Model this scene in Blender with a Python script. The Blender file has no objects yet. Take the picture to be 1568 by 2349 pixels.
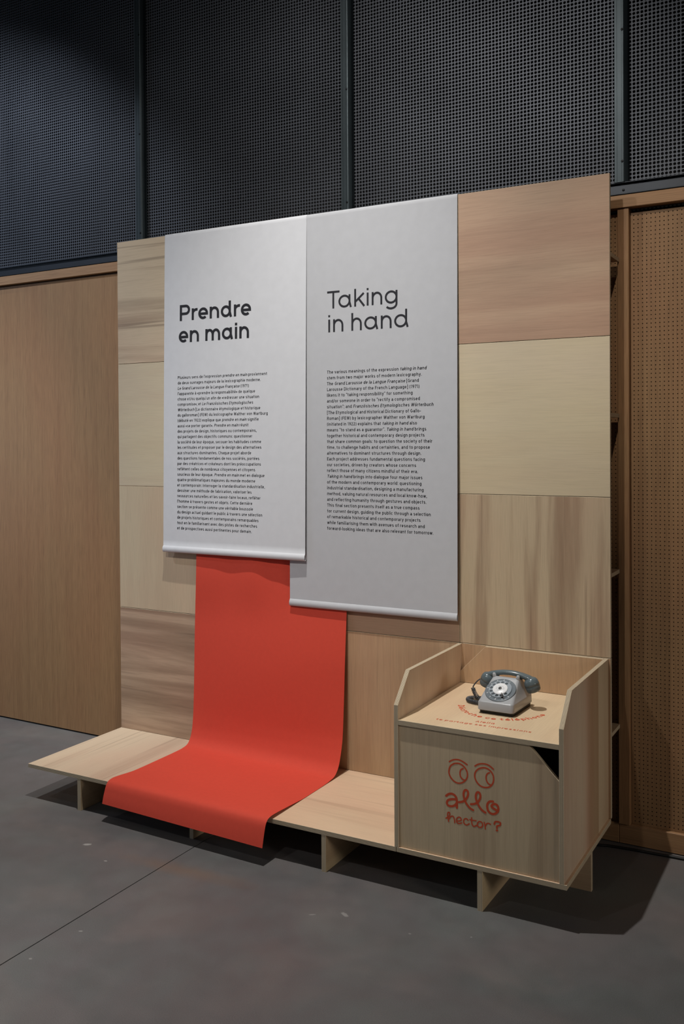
import bpy, bmesh, math, random
from mathutils import Vector, Matrix, Euler

scn = bpy.context.scene
COL = scn.collection
ZB = 0.159            # height of the bench top / foot of the panel wall above the floor

# ------------------------------------------------------------------ camera
cam_d = bpy.data.cameras.new('camera')
cam = bpy.data.objects.new('camera', cam_d)
COL.objects.link(cam)
R_ = Vector((0.87398495, 0.48591566, -0.00602288))
U_ = Vector((-0.00060083, 0.01347445, 0.99990904))
F_ = Vector((-0.48595261, 0.87390183, -0.01206842))
m = Matrix.Identity(4)
for i in range(3):
    m[i][0] = R_[i]; m[i][1] = U_[i]; m[i][2] = -F_[i]
m[0][3], m[1][3], m[2][3] = 3.362785, -3.682683, 1.476755 + ZB
cam.matrix_world = m
cam_d.sensor_fit = 'VERTICAL'
cam_d.sensor_height = 36.0
cam_d.sensor_width = 36.0 * 1568 / 2349
cam_d.lens = 2159.29 / 2349 * 36.0
cam_d.shift_y = -138.364 / 2349
cam_d.clip_start = 0.05
scn.camera = cam

# ------------------------------------------------------------------ world
w = bpy.data.worlds.new('gallery_ambient')
scn.world = w
w.use_nodes = True
w.node_tree.nodes['Background'].inputs[0].default_value = (0.92, 0.95, 1.0, 1)
w.node_tree.nodes['Background'].inputs[1].default_value = 0.06

# ------------------------------------------------------------------ lamps (track spots on the ceiling grid, and added fills)
def spot(name, loc, target, power, color, size_deg, blend, radius):
    d = bpy.data.lights.new(name, 'SPOT')
    d.energy = power; d.color = color
    d.spot_size = math.radians(size_deg); d.spot_blend = blend
    d.shadow_soft_size = radius
    o = bpy.data.objects.new(name, d); COL.objects.link(o)
    o.location = loc
    dirv = Vector(target) - Vector(loc)
    o.rotation_euler = dirv.to_track_quat('-Z', 'Y').to_euler()
    return o

WARM = (1.0, 0.90, 0.78)
NEUT = (1.0, 0.97, 0.935)
spot('track_or_fill_spot', (1.30, -1.15, 5.25), (1.45, -0.55, 0.0), 620, NEUT, 56, 1.0, 0.03)
spot('track_or_fill_spot', (-1.15, -1.15, 5.25), (-1.15, -0.30, 0.0), 640, NEUT, 38, 1.0, 0.03)
spot('track_or_fill_spot', (1.9, -4.9, 5.25), (1.30, 0.0, 2.2), 420, NEUT, 42, 1.0, 0.05)
spot('track_or_fill_spot', (0.1, -5.0, 5.25), (1.1, 0.0, 2.3), 200, NEUT, 50, 1.0, 0.05)
spot('track_or_fill_spot', (6.8, -1.9, 1.9), (2.5, -0.45, 0.5), 195, WARM, 24, 1.0, 0.55)  # added low warm fill, stands in for bounce off a wall at the right
spot('track_or_fill_spot', (3.3, -3.2, 5.25), (2.80, 0.2, 2.1), 260, WARM, 19, 1.0, 0.04)
spot('track_or_fill_spot', (0.7, -3.4, 5.25), (0.4, -2.3, 0.0), 560, (1.0, 0.99, 0.97), 34, 1.0, 0.05)  # added fill, brightens the floor at the lower left

def area(name, loc, target, power, color, sx, sy):
    d = bpy.data.lights.new(name, 'AREA'); d.shape = 'RECTANGLE'
    d.size = sx; d.size_y = sy; d.energy = power; d.color = color
    o = bpy.data.objects.new(name, d); COL.objects.link(o); o.location = loc
    o.rotation_euler = (Vector(target) - Vector(loc)).to_track_quat('-Z', 'Y').to_euler()
    return o
spot('track_or_fill_spot', (-2.6, -2.6, 5.25), (-1.35, 0.2, 2.3), 560, (0.76, 0.84, 1.0), 50, 1.0, 0.05)  # added bluish wash for the left end of the wall
area('blue_side_fill', (-6.5, -3.5, 1.8), (-0.5, 0.2, 2.2), 60, (0.62, 0.78, 1.0), 2.4, 2.6)  # added soft blue fill from the left, source unseen

# ------------------------------------------------------------------ exposure
vs = scn.view_settings
vs.view_transform = 'Standard'; vs.look = 'None'
vs.exposure = 0.0; vs.gamma = 1.0; vs.use_curve_mapping = False

# ================================================================== materials
def srgb(r, g, b):
    f = lambda c: (c/255/12.92) if c/255 <= 0.04045 else ((c/255+0.055)/1.055)**2.4
    return (f(r), f(g), f(b), 1)

class NT:
    def __init__(s, name):
        s.m = bpy.data.materials.new(name); s.m.use_nodes = True
        s.t = s.m.node_tree; s.n = s.t.nodes; s.b = s.n['Principled BSDF']
    def add(s, typ, **kw):
        x = s.n.new(typ)
        for k, v in kw.items(): setattr(x, k, v)
        return x
    def link(s, a, b): s.t.links.new(a, b)
    def inp(s, node, i, v):
        if isinstance(v, bpy.types.NodeSocket): s.link(v, node.inputs[i])
        else: node.inputs[i].default_value = v
    def math(s, op, a, b=None, c=None):
        x = s.add('ShaderNodeMath', operation=op); s.inp(x, 0, a)
        if b is not None: s.inp(x, 1, b)
        if c is not None: s.inp(x, 2, c)
        return x.outputs[0]
    def coords(s, scale, off=True, world=False):
        tc = s.add('ShaderNodeTexCoord')
        mp = s.add('ShaderNodeMapping'); mp.inputs['Scale'].default_value = scale
        if world:
            g = s.add('ShaderNodeNewGeometry'); s.link(g.outputs['Position'], mp.inputs['Vector'])
        else:
            s.link(tc.outputs['Object'], mp.inputs['Vector'])
        if off:
            oi = s.add('ShaderNodeObjectInfo')
            cx = s.add('ShaderNodeCombineXYZ')
            r = s.math('MULTIPLY', oi.outputs['Random'], 61.0)
            r2 = s.math('MULTIPLY', oi.outputs['Random'], 37.7)
            for i, q in enumerate((r, r2, r)): s.link(q, cx.inputs[i])
            s.link(cx.outputs[0], mp.inputs['Location'])
        return mp.outputs[0]
    def noise(s, vec, scale=1, detail=3, rough=0.5, dist=0.0):
        x = s.add('ShaderNodeTexNoise'); s.link(vec, x.inputs['Vector'])
        x.inputs['Scale'].default_value = scale; x.inputs['Detail'].default_value = detail
        x.inputs['Roughness'].default_value = rough; x.inputs['Distortion'].default_value = dist
        return x.outputs[0]
    def ramp(s, fac, stops):
        x = s.add('ShaderNodeValToRGB'); s.link(fac, x.inputs[0])
        e = x.color_ramp.elements
        while len(e) < len(stops): e.new(0.5)
        for el, (p, c) in zip(e, stops):
            el.position = p; el.color = c if len(c) == 4 else (*c, 1)
        return x.outputs[0]
    def mix(s, fac, a, b, mode='MIX'):
        x = s.add('ShaderNodeMix', data_type='RGBA', blend_type=mode)
        s.inp(x, 0, fac); s.inp(x, 6, a); s.inp(x, 7, b)
        return x.outputs[2]
    def base(s, c): s.inp(s.b, 'Base Color', c)
    def set(s, **kw):
        for k, v in kw.items(): s.inp(s.b, k.replace('_', ' '), v)
    def bump(s, h, strength=0.2, dist=0.001):
        x = s.add('ShaderNodeBump'); x.inputs['Strength'].default_value = strength
        x.inputs['Distance'].default_value = dist; s.link(h, x.inputs['Height'])
        s.link(x.outputs[0], s.b.inputs['Normal'])

def axis_scale(grain, g, c):
    return {'x': (g, c, c), 'y': (c, g, c), 'z': (c, c, g)}[grain]

def wood(name, grain, base, streak, amount=0.5, width=7.0, fine=0.08, tint=None, rough=0.6, lines=0.0, blotch=0.25, thr=0.52):
    """rotary-cut veneer: broad heartwood streaks, thin lines and fine pores along the grain"""
    k = NT(name)
    v1 = k.coords(axis_scale(grain, 0.55, width))
    n1 = k.noise(v1, 1, 4, 0.55, 0.5)
    f1 = k.ramp(n1, [(thr - 0.06, (0, 0, 0)), (thr + 0.05, (.55, .55, .55)), (thr + 0.20, (1, 1, 1))])
    f1 = k.math('MULTIPLY', f1, amount)
    c = k.mix(f1, srgb(*base), srgb(*streak))
    if lines:
        v2 = k.coords(axis_scale(grain, 0.7, width * 4.5))
        n2 = k.noise(v2, 1, 2, 0.5, 0.2)
        f2 = k.ramp(n2, [(0.60, (0, 0, 0)), (0.68, (1, 1, 1))])
        c = k.mix(k.math('MULTIPLY', f2, lines), c, srgb(*[x * 0.72 for x in streak]))
    if blotch:
        v3 = k.coords(axis_scale(grain, 1.3, 3.0))
        n3 = k.noise(v3, 1, 2, 0.5, 0.0)
        f3 = k.ramp(n3, [(0.40, (0, 0, 0)), (0.65, (1, 1, 1))])
        t = tint or (base[0], base[1] * 0.86, base[2] * 0.86)
        c = k.mix(k.math('MULTIPLY', f3, blotch), c, srgb(*t))
    v4 = k.coords(axis_scale(grain, 9, 420))
    n4 = k.noise(v4, 1, 2, 0.6, 0.0)
    f4 = k.ramp(n4, [(0.25, (1 - 2*fine,)*3), (0.55, (1, 1, 1)), (0.8, (1 + fine*0.3,)*3)])
    c = k.mix(1.0, c, f4, 'MULTIPLY')
    k.base(c); k.set(Roughness=rough)
    k.b.inputs['Specular IOR Level'].default_value = 0.3
    k.bump(n4, 0.12, 0.0006)
    return k.m

def ply_edge(name, axis, thick, base=(216, 200, 170), dark=(150, 134, 112), layers=9):
    """plywood edge: alternating veneers, stripes stacked through the thickness"""
    k = NT(name)
    tc = k.add('ShaderNodeTexCoord'); sp = k.add('ShaderNodeSeparateXYZ')
    k.link(tc.outputs['Object'], sp.inputs[0])
    t = k.math('MULTIPLY', sp.outputs['XYZ'.index(axis.upper())], layers / thick)
    f = k.math('FRACT', k.math('MULTIPLY', k.math('ADD', t, 0.0), 0.5))
    f = k.math('GREATER_THAN', f, 0.5)
    vec = k.coords((30, 30, 30)); n = k.noise(vec, 1, 3, 0.6)
    c = k.mix(f, srgb(*base), srgb(*dark))
    c = k.mix(k.math('MULTIPLY', n, 0.35), c, srgb(150, 132, 108))
    k.base(c); k.set(Roughness=0.75)
    return k.m

def plain(name, col, rough=0.5, metal=0.0, noise_amt=0.06, nscale=40, bump=0.0, bscale=600, spec=0.5, sheen=0):
    k = NT(name)
    v = k.coords((1, 1, 1)); n = k.noise(v, nscale, 3, 0.5)
    f = k.ramp(n, [(0.3, (1 - noise_amt,)*3), (0.7, (1, 1, 1))])
    k.base(k.mix(1.0, srgb(*col), f, 'MULTIPLY'))
    k.set(Roughness=rough, Metallic=metal)
    k.b.inputs['Specular IOR Level'].default_value = spec
    if bump:
        nb = k.noise(v, bscale, 2, 0.5); k.bump(nb, bump, 0.0005)
    return k.m

T_PLY = 0.018
E_X = ply_edge('plywood_edge_x', 'x', 0.016)
E_Y = ply_edge('plywood_edge_y', 'y', T_PLY)
E_Z = ply_edge('plywood_edge_z', 'z', T_PLY)

W = {}
W['pale_x'] = wood('pale_veneer_horizontal', 'x', (206, 190, 162), (188, 160, 136), 0.35, 6, 0.05, tint=(206, 192, 148))
W['pale_z'] = wood('pale_veneer_upright', 'z', (204, 186, 156), (182, 156, 130), 0.35, 6, 0.06)
W['streak_x'] = wood('streaked_veneer_horizontal', 'x', (202, 182, 154), (146, 124, 102), 0.75, 11, 0.06, lines=0.45, blotch=0.3)
W['brown_x'] = wood('brown_streaked_veneer_horizontal', 'x', (190, 164, 138), (132, 106, 84), 0.9, 8, 0.08, lines=0.3, thr=0.47)
W['pink_x'] = wood('rosy_veneer_horizontal', 'x', (188, 162, 136), (164, 134, 112), 0.7, 7, 0.07, lines=0.12)
W['streak_z'] = wood('brown_streaked_veneer_upright', 'z', (192, 172, 142), (136, 108, 84), 0.85, 10, 0.07, lines=0.35, thr=0.50)
W['warm_z'] = wood('warm_veneer_upright', 'z', (188, 158, 124), (158, 124, 94), 0.6, 8, 0.07, lines=0.15)
W['warm_x'] = wood('warm_veneer_horizontal', 'x', (172, 144, 118), (148, 118, 94), 0.6, 8, 0.07)
W['bench_y'] = wood('bench_veneer_deep', 'y', (206, 186, 160), (176, 150, 128), 0.55, 9, 0.04, lines=0.3, thr=0.55)
W['bench_x'] = wood('bench_veneer_long', 'x', (218, 192, 160), (192, 158, 130), 0.45, 7, 0.04, lines=0.2, thr=0.55)
W['box_z'] = wood('booth_veneer_upright', 'z', (204, 184, 152), (160, 134, 108), 0.7, 8, 0.05, lines=0.18, tint=(204, 172, 146), thr=0.54)
W['box_side'] = wood('booth_side_veneer', 'z', (204, 186, 162), (178, 144, 120), 0.55, 7, 0.05, tint=(198, 160, 138))
W['shelf'] = wood('booth_shelf_veneer', 'y', (216, 194, 160), (194, 164, 132), 0.4, 6, 0.04, blotch=0.15)
W['leg'] = wood('plinth_veneer', 'y', (196, 176, 142), (168, 142, 112), 0.5, 9, 0.06)
W['leg_x'] = wood('plinth_veneer_long', 'x', (196, 172, 140), (168, 136, 108), 0.5, 9, 0.06)
W['wall_door'] = wood('oiled_oak_door_veneer', 'z', (160, 124, 86), (142, 106, 72), 0.45, 26, 0.16, rough=0.5, lines=0.15, blotch=0.2)
W['wall_x'] = wood('oiled_oak_rail', 'x', (174, 136, 98), (142, 104, 72), 0.5, 22, 0.14, rough=0.5, lines=0.2)
W['wall_z'] = wood('oiled_oak_post', 'z', (168, 130, 92), (132, 94, 64), 0.5, 26, 0.16, rough=0.5, lines=0.2)
W['wall_perf'] = wood('oiled_oak_perforated', 'z', (156, 122, 86), (122, 88, 60), 0.4, 18, 0.14, rough=0.55, lines=0.1)

def tone_bands(mat, axis, length, stops):
    """broad darker and lighter bands at fixed places across one sheet"""
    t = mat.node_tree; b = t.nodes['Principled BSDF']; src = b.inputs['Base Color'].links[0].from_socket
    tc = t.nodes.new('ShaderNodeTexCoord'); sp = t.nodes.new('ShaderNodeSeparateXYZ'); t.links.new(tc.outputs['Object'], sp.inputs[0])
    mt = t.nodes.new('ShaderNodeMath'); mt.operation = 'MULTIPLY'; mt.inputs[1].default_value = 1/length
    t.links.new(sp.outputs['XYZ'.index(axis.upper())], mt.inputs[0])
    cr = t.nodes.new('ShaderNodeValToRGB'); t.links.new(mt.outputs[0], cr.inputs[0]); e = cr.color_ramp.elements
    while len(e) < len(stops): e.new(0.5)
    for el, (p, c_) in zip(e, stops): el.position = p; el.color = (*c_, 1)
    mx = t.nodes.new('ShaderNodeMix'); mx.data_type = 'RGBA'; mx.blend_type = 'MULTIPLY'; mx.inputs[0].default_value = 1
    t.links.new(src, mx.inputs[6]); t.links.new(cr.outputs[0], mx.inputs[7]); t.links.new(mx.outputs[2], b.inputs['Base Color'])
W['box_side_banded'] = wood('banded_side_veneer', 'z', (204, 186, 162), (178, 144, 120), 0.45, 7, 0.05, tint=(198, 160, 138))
tone_bands(W['box_side_banded'], 'y', 0.62, [(0, (0.96, 0.93, 0.93)), (0.38, (1, 0.98, 0.96)), (0.48, (0.98, 0.86, 0.82)), (0.56, (0.78, 0.64, 0.54)),
             (0.745, (0.72, 0.60, 0.48)), (0.752, (1, 0.95, 0.86)), (1, (1, 0.95, 0.84))])  # darker past the middle, then an abrupt lighter step near the back

M_STEEL = plain('blued_steel', (86, 89, 95), 0.45, 0.5, 0.30, 3.0, 0.05, 300)
M_RIM = plain('lightened_hole_wall', (150, 151, 154), 0.38, 0.5, 0.1, 8.0)  # hole walls coloured lighter to imitate lit rims
M_STEEL_P = plain('dark_steel_rail', (38, 43, 50), 0.40, 0.4, 0.3, 5.0)
M_STEEL_D = plain('dark_steel', (64, 73, 76), 0.36, 0.6, 0.3, 5.0)
M_SCREW = plain('black_screw', (30, 31, 33), 0.4, 0.7)
M_BLACK = plain('matt_black', (14, 14, 15), 0.9, 0, 0.1)
M_HOLE = plain('dark_brown_hole', (48, 28, 18), 0.9)
M_PAPER1 = plain('white_canvas', (212, 213, 216), 0.85, 0, 0.04, 25, 0.25, 900, 0.15)
M_PAPER2 = plain('light_grey_canvas', (190, 191, 194), 0.85, 0, 0.04, 25, 0.25, 900, 0.15)
M_RED = plain('vermilion_canvas', (215, 78, 60), 0.75, 0, 0.04, 60, 0.2, 1100, 0.2)
M_INK = plain('near_black_ink', (26, 26, 33), 0.8, 0, 0.02)
M_INK2 = plain('charcoal_ink', (38, 38, 43), 0.8, 0, 0.02)
M_ORANGE = plain('orange_red_ink', (206, 78, 42), 0.7, 0, 0.06)
M_RUBBER = plain('black_cable_rubber', (20, 20, 20), 0.55)
M_P_BODY = plain('light_grey_plastic', (164, 166, 168), 0.28, 0, 0.02)
M_P_DARK = plain('slate_grey_plastic', (92, 104, 108), 0.16, 0, 0.02)
M_P_CORD = plain('dark_grey_cord', (72, 74, 78), 0.35, 0, 0.02)
M_P_BASE = plain('black_phone_base', (18, 18, 19), 0.5)
M_P_RING = plain('grey_number_ring', (104, 113, 119), 0.25)
M_P_WHITE = plain('white_disc', (232, 233, 234), 0.35)
M_P_CHROME = plain('chrome', (200, 202, 205), 0.12, 1.0, 0.0)
k = NT('clear_finger_wheel')
k.base(srgb(188, 198, 206)); k.set(Roughness=0.05, Alpha=0.38); k.b.inputs['IOR'].default_value = 1.45
M_P_CLEAR = k.m

# polished concrete floor
k = NT('polished_concrete')
v = k.coords((1, 1, 1), off=False, world=True)
n1 = k.noise(v, 1.3, 4, 0.55, 0.3); n2 = k.noise(v, 620, 3, 0.85); n3 = k.noise(v, 3.1, 3, 0.5, 0.4); n5 = k.noise(v, 9, 4, 0.6)
c = k.ramp(n1, [(0.3, srgb(92, 96, 95)), (0.5, srgb(98, 95, 95)), (0.72, srgb(101, 105, 103))])
c = k.mix(k.math('MULTIPLY', k.ramp(n3, [(0.48, (0, 0, 0)), (0.7, (1, 1, 1))]), 0.35), c, srgb(122, 110, 106))
c = k.mix(1.0, c, k.ramp(n2, [(0.38, (0.55,)*3), (0.5, (0.98,)*3), (0.62, (1.45,)*3)]), 'MULTIPLY')
c = k.mix(1.0, c, k.ramp(n5, [(0.3, (0.94,)*3), (0.7, (1.04,)*3)]), 'MULTIPLY')
geo = k.add('ShaderNodeNewGeometry')
def blob(cx, cy, sx, sy, soft, nz=0.0, nsc=60, rot=0.0):
    mp = k.add('ShaderNodeMapping', vector_type='TEXTURE')
    k.link(geo.outputs['Position'], mp.inputs['Vector'])
    mp.inputs['Location'].default_value = (cx, cy, 0); mp.inputs['Scale'].default_value = (sx, sy, 1)
    mp.inputs['Rotation'].default_value = (0, 0, rot)
    ln = k.add('ShaderNodeVectorMath', operation='LENGTH'); k.link(mp.outputs[0], ln.inputs[0])
    d = ln.outputs['Value']
    if nz:
        nn = k.noise(v, nsc, 2, 0.6); d = k.math('ADD', d, k.math('MULTIPLY', k.math('SUBTRACT', nn, 0.5), nz))
    return k.ramp(d, [(max(0.0, 1 - soft), (1, 1, 1)), (1.0, (0, 0, 0))])
# brown stain that crosses the joint, pale flecks of plaster
f = k.math('MULTIPLY', blob(1.10, -0.86, 0.36, 0.06, 1.0, 0.8, 14, 0.03), 0.38)
c = k.mix(f, c, srgb(128, 98, 72))
for (cx, cy, sx, sy, r, a) in ((0.601, -0.864, 0.020, 0.010, 0.5, 0.7), (0.773, -0.942, 0.009, 0.005, 0.1, 0.6),
                               (1.071, -1.378, 0.008, 0.004, 0.4, 0.5), (1.053, -1.578, 0.006, 0.006, 0, 0.35),
                               (1.695, -0.916, 0.014, 0.004, 0.6, 0.4), (1.794, -0.862, 0.022, 0.009, -0.5, 0.45),
                               (2.045, -0.870, 0.006, 0.004, 0, 0.4), (2.231, -0.794, 0.004, 0.004, 0, 0.4)):
    f = k.math('MULTIPLY', blob(cx, cy, sx, sy, 0.3, 0.9, 160, r), a)
    c = k.mix(f, c, srgb(170, 168, 164))
k.base(c)
k.set(Roughness=k.ramp(n5, [(0.3, (0.42,)*3), (0.7, (0.58,)*3)]))
k.b.inputs['Specular IOR Level'].default_value = 0.35
k.bump(n5, 0.03, 0.0006)
M_FLOOR = k.m
M_JOINT = plain('joint_filler', (30, 30, 29), 0.9)
M_CEIL = plain('dark_ceiling_paint', (60, 62, 66), 0.9)

# ================================================================== geometry helpers
def raw_mesh(name, verts, faces, mats, idx=None, smooth=False):
    me = bpy.data.meshes.new(name)
    me.from_pydata([tuple(v) for v in verts], [], faces)
    for mm in mats: me.materials.append(mm)
    if idx: me.polygons.foreach_set('material_index', idx)
    if smooth: me.polygons.foreach_set('use_smooth', [True] * len(me.polygons))
    me.update()
    return me

def link(name, me, parent=None, loc=(0, 0, 0), rot=None):
    """loc is given in the panel frame (z = 0 at the foot of the panel wall)"""
    o = bpy.data.objects.new(name, me); COL.objects.link(o)
    if parent is not None:
        o.parent = parent
        p = parent; base = Vector((0, 0, 0))
        while p is not None: base += Vector(p['_o']) ; p = None
        o['_o'] = tuple(loc)
        o.location = Vector(loc) - base
    else:
        o['_o'] = tuple(loc)
        o.location = Vector(loc) + Vector((0, 0, ZB))
    if rot: o.rotation_euler = rot
    return o

def tag(o, label=None, cat=None, group=None, kind=None):
    if label: o['label'] = label
    if cat: o['category'] = cat
    if group: o['group'] = group
    if kind: o['kind'] = kind
    return o

def thing(name, loc, label, cat, group=None):
    o = bpy.data.objects.new(name, None); COL.objects.link(o)
    o.location = Vector(loc) + Vector((0, 0, ZB)); o['_o'] = tuple(loc)
    o.empty_display_size = 0.1
    return tag(o, label, cat, group, 'thing')

def struct(name, loc=(0, 0, 0)):
    o = bpy.data.objects.new(name, None); COL.objects.link(o)
    o.location = Vector(loc) + Vector((0, 0, ZB)); o['_o'] = tuple(loc)
    o['kind'] = 'structure'
    return o

def prism(outline, axis, thick, origin, edge_bevel=0.0):
    """outline: 2D points in panel-frame coordinates of the two other axes, extruded along axis by thick.
    returns verts (local to origin), faces, material indices (0 faces, 1 edges)"""
    n = len(outline)
    area2 = sum(outline[i][0]*outline[(i+1) % n][1] - outline[(i+1) % n][0]*outline[i][1] for i in range(n))
    pts = list(outline) if area2 > 0 else list(reversed(outline))
    o = {'x': (1, 2), 'y': (0, 2), 'z': (0, 1)}[axis]; ai = 'xyz'.index(axis)
    b = edge_bevel
    def inset(p):
        res = []
        for i in range(n):
            a, c_, d = Vector(p[i-1]), Vector(p[i]), Vector(p[(i+1) % n])
            e1 = (c_-a).normalized(); e2 = (d-c_).normalized()
            n1 = Vector((-e1.y, e1.x)); n2 = Vector((-e2.y, e2.x))
            q = (n1+n2); q = q / max(0.2, q.dot(n1)); res.append(tuple(c_ + q*b))
        return res
    rings = [(inset(pts), 0.0), (pts, b), (pts, thick-b), (inset(pts), thick)] if b else [(pts, 0), (pts, thick)]
    V = []
    for ring, t in rings:
        for p in ring:
            v3 = [0, 0, 0]; v3[o[0]] = p[0]; v3[o[1]] = p[1]; v3[ai] = t
            V.append(Vector(v3) - Vector([origin[j] if j != ai else 0 for j in range(3)]))
    Fc = []; I = []
    flip = (axis == 'y')
    def addf(f, mi): Fc.append(tuple(reversed(f)) if flip else tuple(f)); I.append(mi)
    addf(tuple(reversed(range(n))), 0)
    L = (len(rings)-1)*n
    addf(tuple(range(L, L+n)), 0)
    for r in range(len(rings)-1):
        for i in range(n):
            j = (i+1) % n
            addf((r*n+i, r*n+j, (r+1)*n+j, (r+1)*n+i), 1 if (not b or r == 1) else 1)
    return V, Fc, I

def board(name, outline, axis, start, thick, face, edge, parent, bevel=0.0006):
    origin = [0, 0, 0]; o = {'x': (1, 2), 'y': (0, 2), 'z': (0, 1)}[axis]
    origin[o[0]] = min(p[0] for p in outline); origin[o[1]] = min(p[1] for p in outline)
    origin['xyz'.index(axis)] = start
    V, Fc, I = prism(outline, axis, thick, origin, bevel)
    me = raw_mesh(name, V, Fc, [face, edge], I)
    return link(name, me, parent, origin)

def rect(a0, a1, b0, b1): return [(a0, b0), (a1, b0), (a1, b1), (a0, b1)]

def box_mesh(name, x0, x1, y0, y1, z0, z1, mats, bevel=0.0):
    V, Fc, I = prism(rect(x0, x1, y0, y1), 'z', z1 - z0, (x0, y0, 0), bevel)
    return raw_mesh(name, V, Fc, mats if len(mats) > 1 else [mats[0], mats[0]], I)

def box(name, x0, x1, y0, y1, z0, z1, mat, parent, bevel=0.0):
    return link(name, box_mesh(name, x0, x1, y0, y1, z0, z1, [mat], bevel), parent, (x0, y0, z0))

def loft(rings, closed=True, cap=True):
    n = len(rings[0]); V = [p for r in rings for p in r]; Fc = []
    for i in range(len(rings)-1):
        for j in range(n if closed else n-1):
            j2 = (j+1) % n
            Fc.append((i*n+j, i*n+j2, (i+1)*n+j2, (i+1)*n+j))
    if cap and closed:
        Fc.append(tuple(reversed(range(n)))); L = (len(rings)-1)*n; Fc.append(tuple(range(L, L+n)))
    return V, Fc

def tube(points, rad, seg=10, cap=True):
    P = [Vector(p) for p in points]; rings = []
    up = Vector((0, 0, 1)); prev = None
    for i, p in enumerate(P):
        t = (P[min(i+1, len(P)-1)] - P[max(i-1, 0)]).normalized()
        if prev is None:
            a = t.cross(up)
            if a.length < 1e-3: a = t.cross(Vector((1, 0, 0)))
            a.normalize()
        else:
            a = (prev - t*prev.dot(t)).normalized()
        prev = a; b = t.cross(a)
        r = rad[i] if isinstance(rad, (list, tuple)) else rad
        rings.append([p + a*math.cos(2*math.pi*k_/seg)*r + b*math.sin(2*math.pi*k_/seg)*r for k_ in range(seg)])
    return loft(rings, True, cap)

def lathe(profile, seg=32):
    """profile (r, h) from bottom axis to top, around local z"""
    rings = [[Vector((r*math.cos(2*math.pi*i/seg), r*math.sin(2*math.pi*i/seg), h)) for i in range(seg)] for r, h in profile]
    return loft(rings, True, True)

def catmull(P, sub=8):
    P = [Vector(p) for p in P]; out = []
    for i in range(len(P)-1):
        p0 = P[i-1] if i else P[0]*2-P[1]; p1 = P[i]; p2 = P[i+1]
        p3 = P[i+2] if i+2 < len(P) else P[-1]*2-P[-2]
        if i == 0 and (P[0]-P[-1]).length < 1e-7: p0 = P[-2]
        if i+2 >= len(P) and (P[0]-P[-1]).length < 1e-7: p3 = P[1]
        for s_ in range(sub):
            t = s_/sub
            out.append(0.5*((2*p1)+(p2-p0)*t+(2*p0-5*p1+4*p2-p3)*t*t+(3*p1-p0-3*p2+p3)*t**3))
    out.append(P[-1]); return out

# ---- flat strokes (lettering): list of polylines in 2D + width -> quads with mitres
def ribbon(pl, wd, V, Fc, square=True, layer=0):
    """ink stroke; third coordinate = film height, a hair more for every stroke laid over another"""
    pl = [Vector(p[:2]) for p in pl]
    q = [pl[0]]
    for p in pl[1:]:
        if (p-q[-1]).length > 1e-6: q.append(p)
    if len(q) < 2:
        q.append(q[0] + Vector((wd*0.001, 0)))
    n = len(q); hw = wd/2; b0 = len(V)
    hh = lambda i_: layer*6e-5 + i_*3e-6
    for i in range(n):
        d1 = (q[i]-q[i-1]).normalized() if i else (q[1]-q[0]).normalized()
        d2 = (q[i+1]-q[i]).normalized() if i < n-1 else d1
        n1 = Vector((-d1.y, d1.x)); n2 = Vector((-d2.y, d2.x)); mm = n1+n2
        mm = mm/max(0.5, mm.dot(n1)) if mm.length > 1e-6 else n1
        for sg in (1, -1):
            a = q[i]+mm*hw*sg; V.append(Vector((a.x, a.y, hh(i))))
    for i in range(n-1):
        a = b0+2*i
        Fc.append((a+1, a+3, a+2, a))
    if not square:        # round caps
        for (c_, d, i_) in ((q[0], (q[0]-q[1]).normalized(), 0), (q[-1], (q[-1]-q[-2]).normalized(), n-1)):
            a0 = math.atan2(d.y, d.x); s0 = len(V)
            for t in range(9):
                an = a0-math.pi/2+math.pi*t/8
                a = c_+Vector((math.cos(an), math.sin(an)))*hw
                V.append(Vector((a.x, a.y, hh(i_))))
            Fc.append(tuple(range(s0, s0+9)))

def arc(cx, cy, rx, ry, a0, a1, n=14):
    return [(cx+rx*math.cos(math.radians(a0+(a1-a0)*i/n)), cy+ry*math.sin(math.radians(a0+(a1-a0)*i/n))) for i in range(n+1)]

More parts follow.
